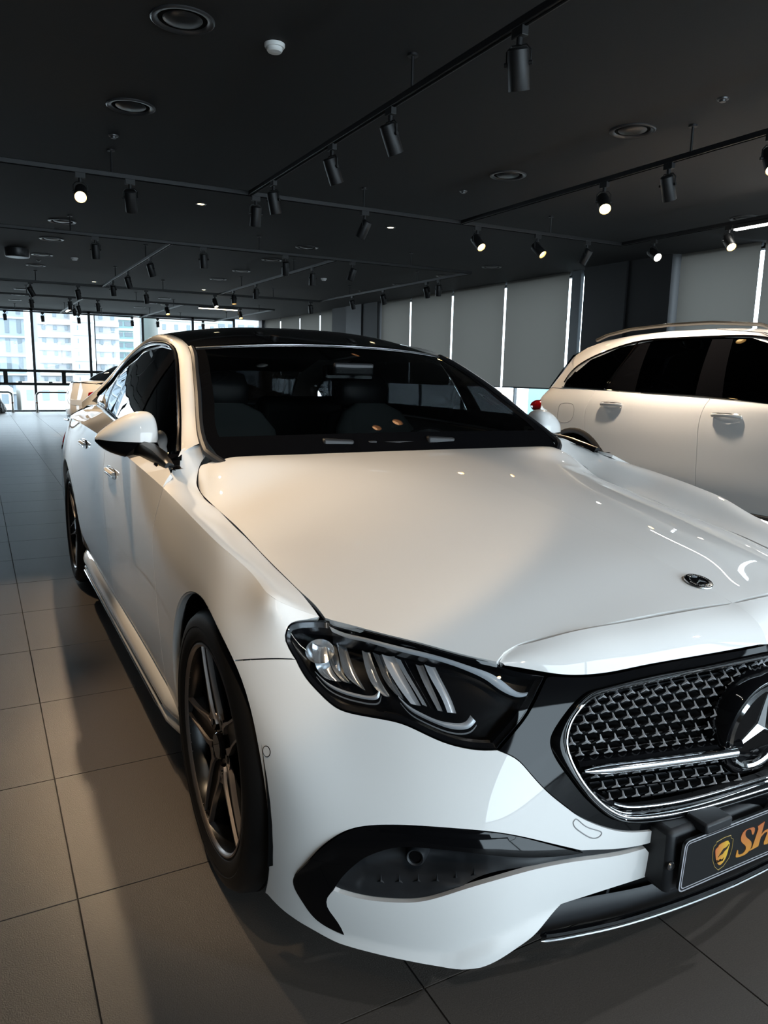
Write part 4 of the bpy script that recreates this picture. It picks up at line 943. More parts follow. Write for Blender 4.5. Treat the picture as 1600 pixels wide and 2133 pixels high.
# park sensor and small star reliefs in the intake
for sgn,par in ((1,IN[0]),(-1,IN[1])):
    p=on(SIDE,[(.757,.190)],-.042)[0]; n=SIDE.ev(.757,.190)[1][0]; q=Vector((p[0]*sgn,p[1],p[2])); nn=Vector((n[0]*sgn,n[1],n[2])); q=q+nn*.012
    Ms=Matrix.Translation(q)@nn.to_track_quat('Z','Y').to_matrix().to_4x4()
    b=B(); b.lathe([(.024,-.03),(.019,.004),(.0155,.009),(.0125,.007),(.0125,-.002)],28,Ms); sn=b.make('park_sensor',M['matte'],par)
    b=B(); b.lathe([(.0001,.004),(.0105,.004),(.0112,.002)],24,Ms); b.make('sensor_eye',M['gloss'],sn)
    b=B()
    for t,r in [(.50+.036*k,.172+.010*math.sin(k*.45)-.004*k) for k in range(10)]+[(.62+.045*k,.128-.008*k) for k in range(5)]:
        if not inside(np.array([[t,r]]),inset(inn2,.006))[0]: continue
        o_=float(in_off(np.array([t]),np.array([r]))[0]); c=on(SIDE,[(t,r)],o_+.001)[0]; n=SIDE.ev(t,r)[1][0]
        Mz=Matrix.Translation((c[0]*sgn,c[1],c[2]))@Vector((n[0]*sgn,n[1],n[2])).to_track_quat('Z','Y').to_matrix().to_4x4()
        for a in (90,210,330):
            d=Vector((math.cos(R(a)),math.sin(R(a)),0)); pz=Vector((-d.y,d.x,0)); b.add([Vector((0,0,.004)),pz*.0016,d*.013,-pz*.0016],[(0,1,2),(0,2,3)],Mz)
    b.make('intake_relief',M['matte'],par,smooth=False,fix=False)['kind']='stuff'
# lower centre grille, splitter, chrome strip
cl=loop(T_('BLL')+np.array([0,.004]),T_('LIPD')[:3],np.array([T_('LIPD')[2],[.50,.018]]),np.array([[.50,.018],[0,.012]]),np.array([[0,.012],[0,.125]]),np.array([[0,.125],T_('BLL')[0]+np.array([0,.004])]),step=.012)
LG=both('lower_grille',panel_data(SIDE,cl,step=.02,off=-.05,lip=0),M['void'],CAR,join=True)[0]
b=B(); b.tube(on(SIDE,[(t,.02) for t in np.linspace(0,.52,30)],-.03),.022,8,flat=(.35,1.3),up=(0,0,1)); b.mirror(); b.make('splitter_shelf',M['matte'],LG)
for t in (.18,.33): 
    for sgn in (1,-1):
        p=on(SIDE,[(t,.03),(t,.105)],-.035); b=B(); q=[(sgn*x,y,z) for x,y,z in p]; b.add([q[0],q[1],(q[1][0],q[1][1]+.03,q[1][2]),(q[0][0],q[0][1]+.03,q[0][2])]+[(x+.008,y,z) for x,y,z in (q[0],q[1],(q[1][0],q[1][1]+.03,q[1][2]),(q[0][0],q[0][1]+.03,q[0][2]))],[(0,1,2,3),(4,5,6,7),(0,1,5,4),(3,2,6,7)]); b.make('grille_fin',M['matte'],LG,smooth=False)
st=T_('STRIP'); st=st[st[:,0]>0]; st=np.vstack([st[:-1] if len(st)>5 else st,[[0,.012]]])
P=on(SIDE,seg(st,40),.006); b=B(); b.tube(P,[.001]+[.0035]*39,8,flat=(1,1.3)); b.mirror(); SP=b.make('splitter_chrome',M['chrome'],CAR)
P=on(SIDE,seg(st,40)+np.array([0,.010]),.002); b=B(); b.tube(P,[.002]+[.009]*39,8,flat=(.8,1)); b.mirror(); b.make('splitter_edge',M['gloss'],CAR)
# bumper round sensor, towing cover seam
for sgn in (1,-1):
    p=T_('ARCHF'); 
    P,N=SIDE.ev([1.050],[.345]); q=Vector((P[0][0]*sgn,P[0][1],P[0][2])); nn=Vector((N[0][0]*sgn,N[0][1],N[0][2])); Ms=Matrix.Translation(q)@nn.to_track_quat('Z','Y').to_matrix().to_4x4()
    b=B(); b.lathe([(.0001,.0008),(.0098,.0008)],24,Ms); o=b.make('bumper_sensor',M['paint'],CAR); b=B(); b.lathe([(.0096,.0009),(.0110,.0009),(.0112,.0002)],24,Ms); b.make('sensor_gap',M['void'],o)
tow=T_('TOW'); b=B(); b.tube(on(SIDE,seg(np.vstack([tow,tow[:1]]),50),.0),.0012,5); b.make('tow_cover_seam',mat('seam_grey',(.25,.25,.25),.6),CAR)
# ---------------- plate and bracket
PH=mat('plate_black',(.008,.009,.010),.3)
b=B(); b.box((0,.060,.338),(.545,.075,.135)); BR=b.make('plate_bracket',M['matte'],CAR,bevel=.012)
for sgn in (1,-1):
    b=B(); b.box((.17*sgn,.022,.406),(.075,.05,.022)); b.make('bracket_clip',M['matte'],BR,bevel=.005)
    b=B(); b.lathe([(.0001,.004),(.007,.003),(.009,0)],16,Matrix.Translation((.266*sgn,.0225,.335))@Matrix.Rotation(R(90),4,'X')); b.make('bracket_bolt',M['satin'],BR)
def rrect(w,h,r,n=6):
    return [(sx*(w/2-r)+r*math.cos(a),sy*(h/2-r)+r*math.sin(a)) for sx,sy,a0 in((1,1,0),(-1,1,90),(-1,-1,180),(1,-1,270)) for a in [R(a0+90*k/n) for k in range(n+1)]]
pm=Matrix.Translation((0,.006,.342))@Matrix.Rotation(R(93),4,'X')    # local z faces the viewer
b=B(); b.prism(rrect(.52,.11,.012),-.003,.003,pm); PL=b.make('number_plate',PH,CAR,smooth=False); PL['label']='black number plate with silver border and gold lettering'
def ringstrip(w,h,r,t,z,name,mt,par,zz=.0):
    o_=rrect(w,h,r);i_=rrect(w-2*t,h-2*t,max(.001,r-t)); n=len(o_); b=B(); b.add([(x,y,z) for x,y in o_]+[(x,y,z) for x,y in i_],[(k,(k+1)%n,n+(k+1)%n,n+k) for k in range(n)],pm); return b.make(name,mt,par,smooth=False)
SIL=mat('plate_silver',(.62,.62,.66),.35,.6)
ringstrip(.522,.112,.013,.003,.0036,'plate_rim',SIL,PL); ringstrip(.510,.100,.009,.0022,.0034,'plate_border',SIL,PL)
# gold lettering: orange top fading to gold
def gold(name,c0,c1,axis='X',lo=-.03,hi=.03):
    m=mat(name,c0,.35); N,L,p=nodes(m); t=N.new('ShaderNodeTexCoord'); s=N.new('ShaderNodeSeparateXYZ'); mr=N.new('ShaderNodeMapRange'); mr.inputs['From Min'].default_value=lo; mr.inputs['From Max'].default_value=hi
    cr=N.new('ShaderNodeValToRGB'); cr.color_ramp.elements[0].color=(*c0,1); cr.color_ramp.elements[1].color=(*c1,1); L.new(t.outputs['Object'],s.inputs[0]); L.new(s.outputs[axis],mr.inputs[0]); L.new(mr.outputs[0],cr.inputs[0]); L.new(cr.outputs[0],p.inputs['Base Color']); return m
def text(body,size,x,y,mt,name,par,shear=0,bold=0,z=.0042,align='LEFT'):
    c=bpy.data.curves.new(name,'FONT'); c.body=body; c.size=size; c.shear=shear; c.offset=bold; c.extrude=.0006; c.align_x=align; c.resolution_u=6
    o=bpy.data.objects.new(name,c); COL.objects.link(o); dg=bpy.context.evaluated_depsgraph_get(); me=bpy.data.meshes.new_from_object(o.evaluated_get(dg)); bpy.data.objects.remove(o)
    me.materials.clear(); me.materials.append(mt); me.name=name
    o=bpy.data.objects.new(name,me); COL.objects.link(o); o.parent=par; o.matrix_parent_inverse=Matrix.Identity(4); o.matrix_basis=Matrix.Translation(-wloc(CAR))@pm@Matrix.Translation((x,y,z)) if False else pm@Matrix.Translation((x,y,z)); return o
LET=gold('plate_gold',(.50,.22,.035),(.42,.12,.045),'Y',-.03,.03)
SHI=gold('shield_gold',(.45,.10,.05),(.62,.42,.04),'X',-.172,-.126)
def text_par(o): return o
def serif_S(): pass
# ---------------- lettering on the plate
def flat(poly,z,name,mt,par,h=.0008):
    b=B(); p=[tuple(q) for q in poly]
    if _area(np.array(p))<0: p=p[::-1]
    n=len(p); r=delaunay_2d_cdt([Vector(q) for q in p],[(i,(i+1)%n) for i in range(n)],[],0,1e-7)
    F=[f for f in r[2] if inside(np.array([np.mean([tuple(r[0][i]) for i in f],axis=0)]),np.array(p))[0]]
    b.add([(x,y,z+h) for x,y in p],F); b.add([(x,y,z) for x,y in p]+[(x,y,z+h) for x,y in p],[(i,(i+1)%n,n+(i+1)%n,n+i) for i in range(n)])
    o=mesh(name,b.v,b.f,mt,None,smooth=False); o.parent=par; o.matrix_parent_inverse=Matrix.Translation(-wloc(CAR)) if False else Matrix.Identity(4)
    o.matrix_basis=pm; return o
flat(curve(HB['S'],70,True),.0031,'plate_letter',LET,PL); flat(HB['h'],.0031,'plate_letter',LET,PL)
flat(curve(HB['shi'],40,True),.0031,'plate_shield',SHI,PL)
GL=mat('gold_line',(.40,.28,.08),.4)
b=B(); b.tube([tuple(pm@Vector((x,y,.0034))) for x,y in HB['sho']],.0006,5,closed=True); b.make('shield_outline',GL,PL)
INK=mat('plate_ink',(.02,.012,.005),.5)
flat(HB['wing'],.0040,'shield_wing',INK,PL,.0003)
o=text('Shilled',.0085,-.164,-.0215,INK,'shield_script',PL,shear=.35,z=.0042) 
# ---------------- headlamps
hl=loop(T_('HLtop'),np.array([T_('HLtop')[-1],T_('HLtop2')[0]]),T_('HLtop2'),T_('HLin'),T_('HLlow'),T_('HLout'),step=.010)
HLP=both('headlamp',panel_data(SIDE,hl,step=.014,off=-.002,lip=.012,gap=.0016),M['clear'],CAR)
bezel=mat('lamp_black',(.006,.006,.007),.25,coat=.5); ref=mat('lamp_reflector',(.88,.90,.92),.2,.85); dull=mat('lamp_dull_silver',(.62,.62,.63),.34,.45); guide=mat('lamp_light_guide',(.62,.66,.70),.25,trans=.2,coat=.6)
_drop=lambda t,r: -.058-.012*np.sin(np.clip((t-.5)/.45,0,1)*np.pi)
for k,hp in enumerate(HLP):
    sx=np.array([1 if k==0 else -1,1,1.])
    def ribbon(name,a,c,offa,offc,mt,n=24,sub=5,mid=0,par=hp):
        a=seg(a,n);c=seg(c,n); g=[]
        for q in np.linspace(0,1,sub):
            P,N=SIDE.ev(*(a+(c-a)*q).T); g.append([tuple(v) for v in (P+N*(offa+(offc-offa)*q+mid*math.sin(math.pi*q)))*sx])
        bb=B(); bb.grid(g); return bb.make(name,mt,par,sharp=40)
    V,F,N=panel_data(SIDE,inset(hl,.003),step=.02,off=-.062,lip=-.062); V=V*sx; N=N*sx; F=[f[::-1] for f in F] if k else F
    mesh('lamp_housing',V,F,bezel,hp,N=None)
    # black rim just under the lens
    ed=inset(hl,.001); ed2=inset(hl,.012); ed3=inset(hl,.016)
    cl_=lambda q: np.vstack([q,q[:1]])
    ribbon('lamp_rim',cl_(ed),cl_(ed2),-.004,-.010,bezel,n=len(hl)+1,sub=2) if False else None
    bb=B(); g=[[tuple(v) for v in on(SIDE,cl_(e),o_)*sx] for e,o_ in ((ed,-.005),(ed2,-.012),(ed3,-.03))]; bb.grid(g); bb.make('lamp_rim',bezel,hp)
    oa,a=HB['drl_a']; ob,c=HB['drl_b']; ribbon('running_light',a,c,oa,ob,guide,n=50,mid=.004)
    ribbon('running_light_shelf',np.array(c),np.array(c)+np.array([0,-.006]),ob,ob-.03,bezel,n=50,sub=3)
    for i in range(1,10):
        oa,a=HB['bl%da'%i]; ob,c=HB['bl%db'%i]; ribbon('reflector_blade',a,c,oa,ob-(.012 if i%2 else .006),ref if i in(1,2,3,4,5) else dull,mid=-.006)
    for i in (1,2):
        oa,a=HB['hk%da'%i]; ob,c=HB['hk%db'%i]; ribbon('lamp_hook',a,c,oa,ob,dull,n=40,mid=.003)
        q=np.array(c)+np.array([0,-.006]); ribbon('lamp_hook_line',q,q+np.array([0,-.003]),-.018,-.018,ref,n=40,sub=2)
    # projector bowl
    q=on(SIDE,[(.885,.565)],-.03)[0]*sx; nn=SIDE.ev(.885,.565)[1][0]*sx
    Ms=Matrix.Translation(Vector(q))@Vector(nn).to_track_quat('Z','Y').to_matrix().to_4x4()
    bb=B(); bb.lathe([(.0001,-.03),(.012,-.028),(.022,-.018),(.028,-.004),(.030,.0)],28,Ms); bb.make('reflector_bowl',ref,hp)
# ---------------- cabin
for sgn in (1,-1):
    x=.37*sgn
    def seatloft(secs,name,mt,par=CAR):
        bb=B(); g=[]
        for (y,z,w,d) in secs:
            g.append([(x+w*math.copysign(abs(math.cos(a))**.6,math.cos(a)),y+d*math.copysign(abs(math.sin(a))**.6,math.sin(a)),z) for a in [2*math.pi*i/16 for i in range(17)]])
        bb.grid(g); return bb.make(name,mt,par,sharp=60)
    st_=seatloft([(2.42,.50,.24,.06),(2.46,.62,.26,.08),(2.52,.82,.26,.08),(2.58,.98,.24,.07),(2.61,1.05,.20,.06),(2.61,1.07,.10,.04)],'front_seat',M['seat'])
    seatloft([(2.63,1.07,.03,.02),(2.64,1.09,.13,.045),(2.65,1.17,.14,.05),(2.66,1.23,.12,.045),(2.66,1.25,.05,.02)],'head_rest',M['seat'],st_)
    seatloft([(2.405,.70,.20,.03),(2.43,.82,.225,.05),(2.49,.98,.215,.05),(2.53,1.06,.16,.05),(2.55,1.10,.08,.03)],'seat_film',M['film'],st_)
    b=B(); b.box((x,2.2,.47),(.50,.52,.16)); b.make('seat_cushion',M['seat'],st_,bevel=.04)
b=B(); b.grid([[(x,y,z) for x in np.linspace(-.62,.62,15)] for y,z in ((1.44,.93),(1.55,.935),(1.70,.93),(1.80,.90),(1.83,.80),(1.80,.6))]); b.make('dashboard',M['seat'],CAR)
b=B(); b.lathe([(.18+.014*math.cos(a),.014*math.sin(a)) for a in np.linspace(0,2*math.pi,9)],32,Matrix.Translation((.37,1.93,.84))@Matrix.Rotation(R(68),4,'X')); sw=b.make('steering_wheel',M['seat'],CAR)
b=B(); b.box((0,0,0),(.30,.05,.02),Matrix.Translation((.37,1.93,.84))@Matrix.Rotation(R(68),4,'X')); b.make('wheel_spoke',M['seat'],sw)
b=B(); b.box((.0,2.03,1.245),(.23,.03,.065)); b.make('rear_view_mirror',M['gloss'],CAR,bevel=.012)
b=B(); b.box((.0,1.98,1.262),(.18,.02,.05)); b.make('camera_module',M['matte'],CAR,bevel=.008)
for x0 in (-.36,.36):
    b=B(); b.box((x0,3.45,.83),(.56,.14,.55)); b.make('rear_seat',M['seat'],CAR,bevel=.05)
b=B(); b.grid([[(x*.55,y,z) for x in np.linspace(-1,1,9)] for y,z in ((2.2,1.30),(2.5,1.37),(3.0,1.40),(3.5,1.36),(3.9,1.25))]); b.make('headliner',M['seat'],CAR)
b=B(); b.box((0,3.95,.98),(1.3,.5,.03)); b.make('parcel_shelf',M['seat'],CAR)
# rear lamps, diffuser, plate recess
lampo=loop(np.array([(5.00,.515),(5.10,.490),(5.35,.470),(5.60,.485),(5.80,.500)]),np.array([(5.80,.500),(5.80,.535)]),np.array([(5.80,.535),(5.60,.555),(5.35,.570),(5.12,.560),(5.00,.525)]),step=.02)
both('tail_lamp',panel_data(SIDE,lampo,step=.02,off=.006,lip=.02),M['red'],CAR)
both('rear_diffuser',panel_data(SIDE,loop(np.array([(5.10,.01),(6.24,.01)]),np.array([(6.24,.01),(6.24,.12)]),np.array([(6.24,.12),(5.7,.12),(5.3,.08),(5.10,.04)]),np.array([(5.10,.04),(5.10,.01)]),step=.03),step=.03,off=.008,lip=.02),M['gloss'],CAR,join=True)
b=B(); b.box((0,4.955,.60),(.52,.012,.11)); b.make('rear_plate',mat('rear_plate_white',(.7,.7,.7),.4),CAR,bevel=.004)
for sgn in (1,-1):
    b=B(); b.tube([(sgn*x,4.93-.06*(x/.8)**4,.235) for x in np.linspace(.45,.66,8)],.022,10,flat=(1.3,.8)); b.make('exhaust_trim',M['chrome'],CAR)
# ================================================================== ceiling: tracks, spotlights, diffusers
M['trk']=mat('track_black',(.008,.008,.009),.45); M['can']=mat('spot_black',(.006,.006,.0065),.5)
ZT=2.70
def track(a,c,rods,label):
    a=Vector(a);c=Vector(c); d=(c-a).normalized(); m=(a+c)/2
    t=thing('light_track',label,'light track',(m.x,m.y,ZT),group='ceiling light tracks')
    b=B(); L=(c-a).length; sz=(.036,L,.034) if abs(d.y)>.5 else (L,.036,.034); b.box((m.x,m.y,ZT),sz); b.make('track_rail',M['trk'],t,smooth=False,bevel=.003)
    sz=(.010,L,.004) if abs(d.y)>.5 else (L,.010,.004); b=B(); b.box((m.x,m.y,ZT-.0185),sz); b.make('track_slot',M['void'],t,smooth=False)
    for x,y in rods:
        b=B(); b.cyl((x,y,ZT),(x,y,ZC),.008,8); b.make('drop_rod',M['trk'],t); 
        b=B(); b.cyl((x,y,ZC-.012),(x,y,ZC),.028,16); b.make('ceiling_rose',M['trk'],t)
XT=[-1.36,.74,2.85,4.95]
SIDEN=['over the aisle left of the sedan','over the sedan','over the gap between sedan and SUV','over the SUV']
LINEN=['in line with the aisle','in line with the sedan','in line with the gap between the cars','in line with the SUV']
ORD=['first','second','third','fourth','fifth','sixth','seventh','eighth','ninth','tenth','eleventh','twelfth']
for x,n in zip(XT,SIDEN): track((x,-4.4,0),(x,5.50,0),[(x,y) for y in (-3.9,-.9,2.85)],'black lengthwise light track on drop rods '+n)
for x,n in zip(XT,LINEN):
    track((x,8.40,0),(x,13.80,0),[(x,9.9),(x,12.4)],'black lengthwise light track mid room, '+n)
    track((x,16.52,0),(x,21.58,0),[(x,17.6),(x,20.4)],'black lengthwise light track near the far windows, '+n)
for y,n in ((5.52,'first behind the sedan'),(8.38,'second behind the sedan'),(13.82,'third behind the sedan'),(16.5,'fourth behind the sedan'),(21.6,'close to the far windows')):
    track((-3.6,y,0),(4.95,y,0),[(-2.4,y),(-.35,y),(1.8,y),(3.95,y)],'black crosswise light track on drop rods, '+n)
GLOW={}
def glow(name,col,s):
    if name not in GLOW: GLOW[name]=mat(name,(.8,.8,.8),.4,emit=col,estr=s)
    return GLOW[name]
WARM=(1.0,.74,.48); COOL=(.95,.98,1.0)
lampn=[0]
def spot(x,y,aim,lit=None,power=0,label=None,ang=46,blend=.35,along='y',color=None,radius=.03):
    """track spotlight hanging at (x,y); aim = direction of the beam"""
    lampn[0]+=1
    t=thing('track_spotlight',label or 'small black track spotlight','spotlight',(x,y,ZT),group='track spotlights')
    d=Vector(aim).normalized(); piv=Vector((x,y,ZT-.155))
    b=B(); b.box((x,y,ZT-.035),(.034,.075,.04) if along=='y' else (.075,.034,.04)); b.make('track_adapter',M['can'],t,smooth=False,bevel=.003)
    b=B(); b.cyl((x,y,ZT-.05),(x,y,ZT-.085),.014,12); b.make('spot_stem',M['can'],t)
    h=Vector((d.x,d.y,0)); h=h.normalized() if h.length>1e-3 else Vector((0,1,0)); s=Vector((-h.y,h.x,0))
    b=B(); w=.052
    b.tube([piv+s*w,piv+s*w+Vector((0,0,.05)),piv+s*(w-.02)+Vector((0,0,.072)),piv-s*(w-.02)+Vector((0,0,.072)),piv-s*w+Vector((0,0,.05)),piv-s*w],.0055,6,flat=(1,.6)); b.make('spot_yoke',M['can'],t)
    q=d.to_track_quat('Z','Y').to_matrix().to_4x4(); Mx=Matrix.Translation(piv)@q
    b=B(); b.lathe([(.0001,-.060),(.036,-.060),(.044,-.052),(.0455,-.02),(.0455,.098),(.0445,.100),(.0425,.098),(.0415,.062)],28,Mx); b.make('spot_body',M['can'],t)
    b=B(); b.cyl(piv+s*.0445,piv+s*.06,.010,12); b.cyl(piv-s*.06,piv-s*.0445,.010,12); b.make('pivot_knob',M['can'],t)['kind']='stuff'
    if lit: 
        gm=glow('lamp_warm',(1.0,.68,.27),13) if lit=='warm' else (glow('lamp_white',(.92,1,.97),16) if lit=='white' else glow('lamp_soft',(1.0,.52,.25),5))
        b=B(); b.lathe([(.0001,.066),(.030,.066),(.034,.064)],24,Mx); b.make('spot_lens',gm,t)
        b=B(); b.lathe([(.034,.062),(.0412,.096)],28,Mx); b.make('spot_reflector',mat('spot_cone',(.55,.45,.35),.35,.6) if 'cone' not in GLOW else GLOW['cone'],t); GLOW['cone']=bpy.data.materials['spot_cone']
    else:
        b=B(); b.lathe([(.0001,.060),(.041,.062)],24,Mx); b.make('spot_lens',M['gloss'],t)
    if power:
        l=bpy.data.lights.new('spot_beam','SPOT'); l.energy=power; l.color=color or WARM; l.spot_size=R(ang); l.spot_blend=blend; l.shadow_soft_size=radius
        o=bpy.data.objects.new('spot_beam',l); COL.objects.link(o); o.parent=t; o.matrix_parent_inverse=Matrix.Translation(-Vector((x,y,ZT))); o.matrix_basis=Matrix.Translation(piv+d*.105)@(-d).to_track_quat('Z','Y').to_matrix().to_4x4()
    return t
# --- behind the sedan, crosswise track y=5.52
spot(-.58,5.52,(-.16,-1,-.62),'warm',125,'lit warm spotlight on the crosswise track behind the sedan, facing its left side',ang=60,along='x')
spot(-.22,5.52,(.15,.5,-1),None,0,'dark spotlight next to the lit warm one behind the sedan',along='x')
spot(.79,5.52,(.0,.25,-1),None,0,'dark spotlight hanging straight down where two tracks meet behind the sedan',along='x')
spot(1.81,5.52,(-.35,.4,-1),None,0,'dark spotlight tilted back on the crosswise track above the sedan roof',along='x')
spot(3.04,5.52,(.10,-.8,-.75),'warm',60,'lit warm spotlight on the crosswise track, between sedan and SUV',ang=55,along='x')
spot(3.79,5.52,(.25,-.8,-.75),'warm',60,'lit warm spotlight on the crosswise track aimed at the SUV door',ang=55,along='x')
spot(4.46,5.52,(-.2,.5,-.9),None,0,'dark spotlight at the right end of the crosswise track near the black column',along='x')
# --- lengthwise track over the sedan bonnet
spot(.74,1.95,(.30,.25,-1),'soft',8,'large dark spotlight hanging over the sedan bonnet',ang=50)
spot(.74,3.08,(.45,.10,-.9),'soft',22,'dark tilted spotlight over the sedan roof, second along the lengthwise track',ang=50)
spot(.74,3.86,(.40,.1,-.9),'soft',22,'dark tilted spotlight over the sedan roof, third along the lengthwise track',ang=50)
spot(.74,4.95,(.25,.15,-1),'soft',22,'dark spotlight with glowing rim, last on the lengthwise track over the sedan',ang=50)
# --- track between the two cars
spot(2.85,3.62,(-.45,-.75,-.8),'warm',60,'lit warm spotlight hanging between the sedan and the SUV',ang=50)
spot(2.85,3.02,(.45,.1,-1),'soft',150,'dark spotlight hanging between the sedan and the SUV',ang=120,blend=1,color=(1,.82,.64),radius=.05)
spot(2.85,2.26,(-.35,-.55,-.9),'warm',50,'lit warm spotlight over the gap between sedan and SUV, beside the bonnet',ang=55)
spot(4.95,5.06,(-.15,-.8,-.5),'white',60,'lit white spotlight in front of the black column',ang=55,color=COOL)
spot(4.95,4.16,(-.30,-.75,-.75),'warm',60,'lit warm spotlight next to the linear lamp over the SUV',ang=55)
spot(2.85,-.6,(-1.35,.70,-1),'white',85,'added white spotlight over the gap between the cars, brightening the bonnet',ang=48,blend=.6,color=(.90,.95,1.0))  # added lamp out of view, put in to brighten the bonnet with cool light
spot(.74,-1.9,(-.35,1.3,-1),'white',50,'added white spotlight in front of the sedan grille, brightening the bonnet',ang=60,blend=.6,color=(.90,.95,1.0))  # also added out of view, a second cool fill for the bonnet
# --- track over the left aisle, beside the sedan (lamps above and behind the viewer)
spot(-1.36,2.52,(.42,-.42,-1),'warm',95,'warm spotlight above the aisle beside the sedan mirror',ang=50,blend=.6)
spot(-1.36,4.1,(.45,-.35,-1),'warm',75,'warm spotlight above the aisle beside the sedan rear door',ang=48,blend=.6)
spot(-1.36,.35,(.40,.42,-1),'warm',30,'warm spotlight above the aisle beside the sedan bonnet',ang=46,blend=.2)
spot(-1.36,-1.6,(.60,.65,-1),'warm',10,'warm spotlight above the aisle in front of the sedan',ang=60)
for k,(x,y,a) in enumerate(((-.10,8.38,(.05,.15,-1)),(1.11,8.38,(.05,.1,-1)),(2.14,8.38,(.1,.3,-1)),(3.07,8.38,(-.25,.3,-1)))):
    spot(x,y,a,None,0,'dark spotlight, %s from the aisle on the second crosswise track behind the sedan'%ORD[k],along='x')
for k,(y,l) in enumerate(((9.61,None),(11.29,None),(12.70,'soft'))): spot(.74,y,(.1 if y>12 else .3,.2,-1),l,40 if l else 0,'%s spotlight, %s on the mid room track in line with the sedan'%('glowing' if l else 'dark',ORD[k]))
for k,(y,l) in enumerate(((9.20,None),(11.62,'soft'),(12.87,'warm'))): spot(2.85,y,(0,.15 if l!='warm' else -.2,-1),l,40 if l else 0,'%s spotlight, %s on the mid room track in line with the gap between cars'%('lit' if l else 'dark',ORD[k]))
for k,(x,l) in enumerate(((.32,None),(1.49,None),(2.77,'white'),(4.75,None))): spot(x,13.82,(.2,.2 if not l else -.5,-1),l,40 if l else 0,'%s spotlight, %s from the aisle on the third crosswise track'%('white lit' if l else 'dark',ORD[k+1]),along='x',color=COOL if l else None)
spot(-.44,13.82,(.5,.30,-1),'soft',150,'spotlight on the third crosswise track aimed at the far white sedan',along='x')
for k,(x,l) in enumerate(((-.27,None),(.46,None),(1.01,None),(2.45,'warm'),(4.11,'warm'))): spot(x,16.5,(.1,.2 if not l else -.5,-1),l,40 if l else 0,'%s spotlight, %s from the aisle on the fourth crosswise track'%('warm lit' if l else 'dark',ORD[k]),along='x')
for k,(y,l) in enumerate(((9.25,None),(9.6,'soft'),(11.04,'soft'),(12.27,'soft'))): spot(4.95,y,(.4 if l else .1,.2,-1),l,40 if l else 0,'%s spotlight, %s along the mid room track beside the window blinds'%('warm' if l else 'dark',ORD[k]))
for k,x in enumerate((-.6,.3,1.2,2.6,3.3,4.6)): spot(x,21.6,(.1,.1,-1),None,0,'tiny dark spotlight against the far windows, %s from the aisle'%ORD[k],along='x')
for k,y in enumerate((17.5,18.4)): spot(.74,y,(.3,.2,-1),None,0,'dark spotlight, %s on the track near the far windows in line with the sedan'%ORD[k])
# --- linear lamps on the tracks
LED=mat('linear_led',(1,1,1),.5,emit=(1.0,.97,.90),estr=16); LEDW=mat('linear_led_warm',(1,1,1),.5,emit=(1.0,.86,.62),estr=7)
def linear(x0,y0,x1,y1,label,m=LED):
    c=((x0+x1)/2,(y0+y1)/2,ZT-.06); t=thing('linear_lamp',label,'linear lamp',c,group='linear lamps on the tracks'); L=math.hypot(x1-x0,y1-y0); al=abs(y1-y0)>abs(x1-x0)
    b=B(); b.box((c[0],c[1],ZT-.040),(.05,L,.035) if al else (L,.05,.035)); b.make('lamp_body',M['can'],t,smooth=False)
    b=B(); b.box((c[0],c[1],ZT-.064),(.044,L-.01,.016) if al else (L-.01,.044,.016)); b.make('lamp_diffuser',m,t,smooth=False,bevel=.004)
linear(4.95,4.10,4.95,2.6,'long white linear lamp on the track over the SUV')
linear(-1.36,-.3,-1.36,-1.4,'white linear lamp on the track over the aisle beside the sedan bonnet')
linear(2.85,1.7,2.85,.5,'white linear lamp on the track between the car bonnets')
linear(.74,19.0,.74,20.0,'warm linear lamp on the track near the far windows, left one',LEDW)
linear(2.85+1.2,16.5,2.85+.3,16.5,'warm linear lamp on the fourth crosswise track near the corner',LEDW)
# --- ring diffusers, detectors, downlights, sprinklers
M['vent']=mat('diffuser_black',(.016,.016,.017),.35); M['ventr']=mat('diffuser_ring',(.05,.05,.052),.3,.4)
proto=None
vents=[(-.39,y) for y in (.3,1.7,3.08,4.45,8.78,10.14,11.72,13.06,17.4,18.8,20.4)]+[(2.60,y) for y in (.3,1.7,3.13,4.48,8.8,10.15,11.62,12.97,17.39,18.9,20.44)]+[(5.6,y) for y in (3.1,4.5,8.8,10.1,11.6,13.0)]
for x,y in vents:
    row=[q for q in vents if q[0]==x]; k=row.index((x,y)); lb='round black ceiling diffuser, %s along the row '%ORD[k]+('over the sedan flank' if x<0 else 'over the gap between the cars' if x<5 else 'beside the blinds')
    if proto is None:
        t=thing('air_diffuser',lb,'diffuser',(x,y,ZC),group='round ceiling diffusers')
        b=B(); b.lathe([(.150,.0),(.150,-.006),(.143,-.011),(.128,-.010),(.118,-.004),(.112,.006)],40); o=b.make('diffuser_ring',M['ventr'],None); o.parent=t
        b=B(); b.lathe([(.0001,-.016),(.05,-.014),(.088,-.006),(.094,.0),(.094,.006)],40); o=b.make('diffuser_cone',M['vent'],None); o.parent=t
        b=B(); b.lathe([(.09,-.001),(.114,-.001)],40); o=b.make('diffuser_gap',M['void'],None); o.parent=t
        proto=t
    else: copy_tree(proto,(x,y,ZC),0,lb)
WH=mat('detector_white',(.72,.72,.70),.4)
proto=None
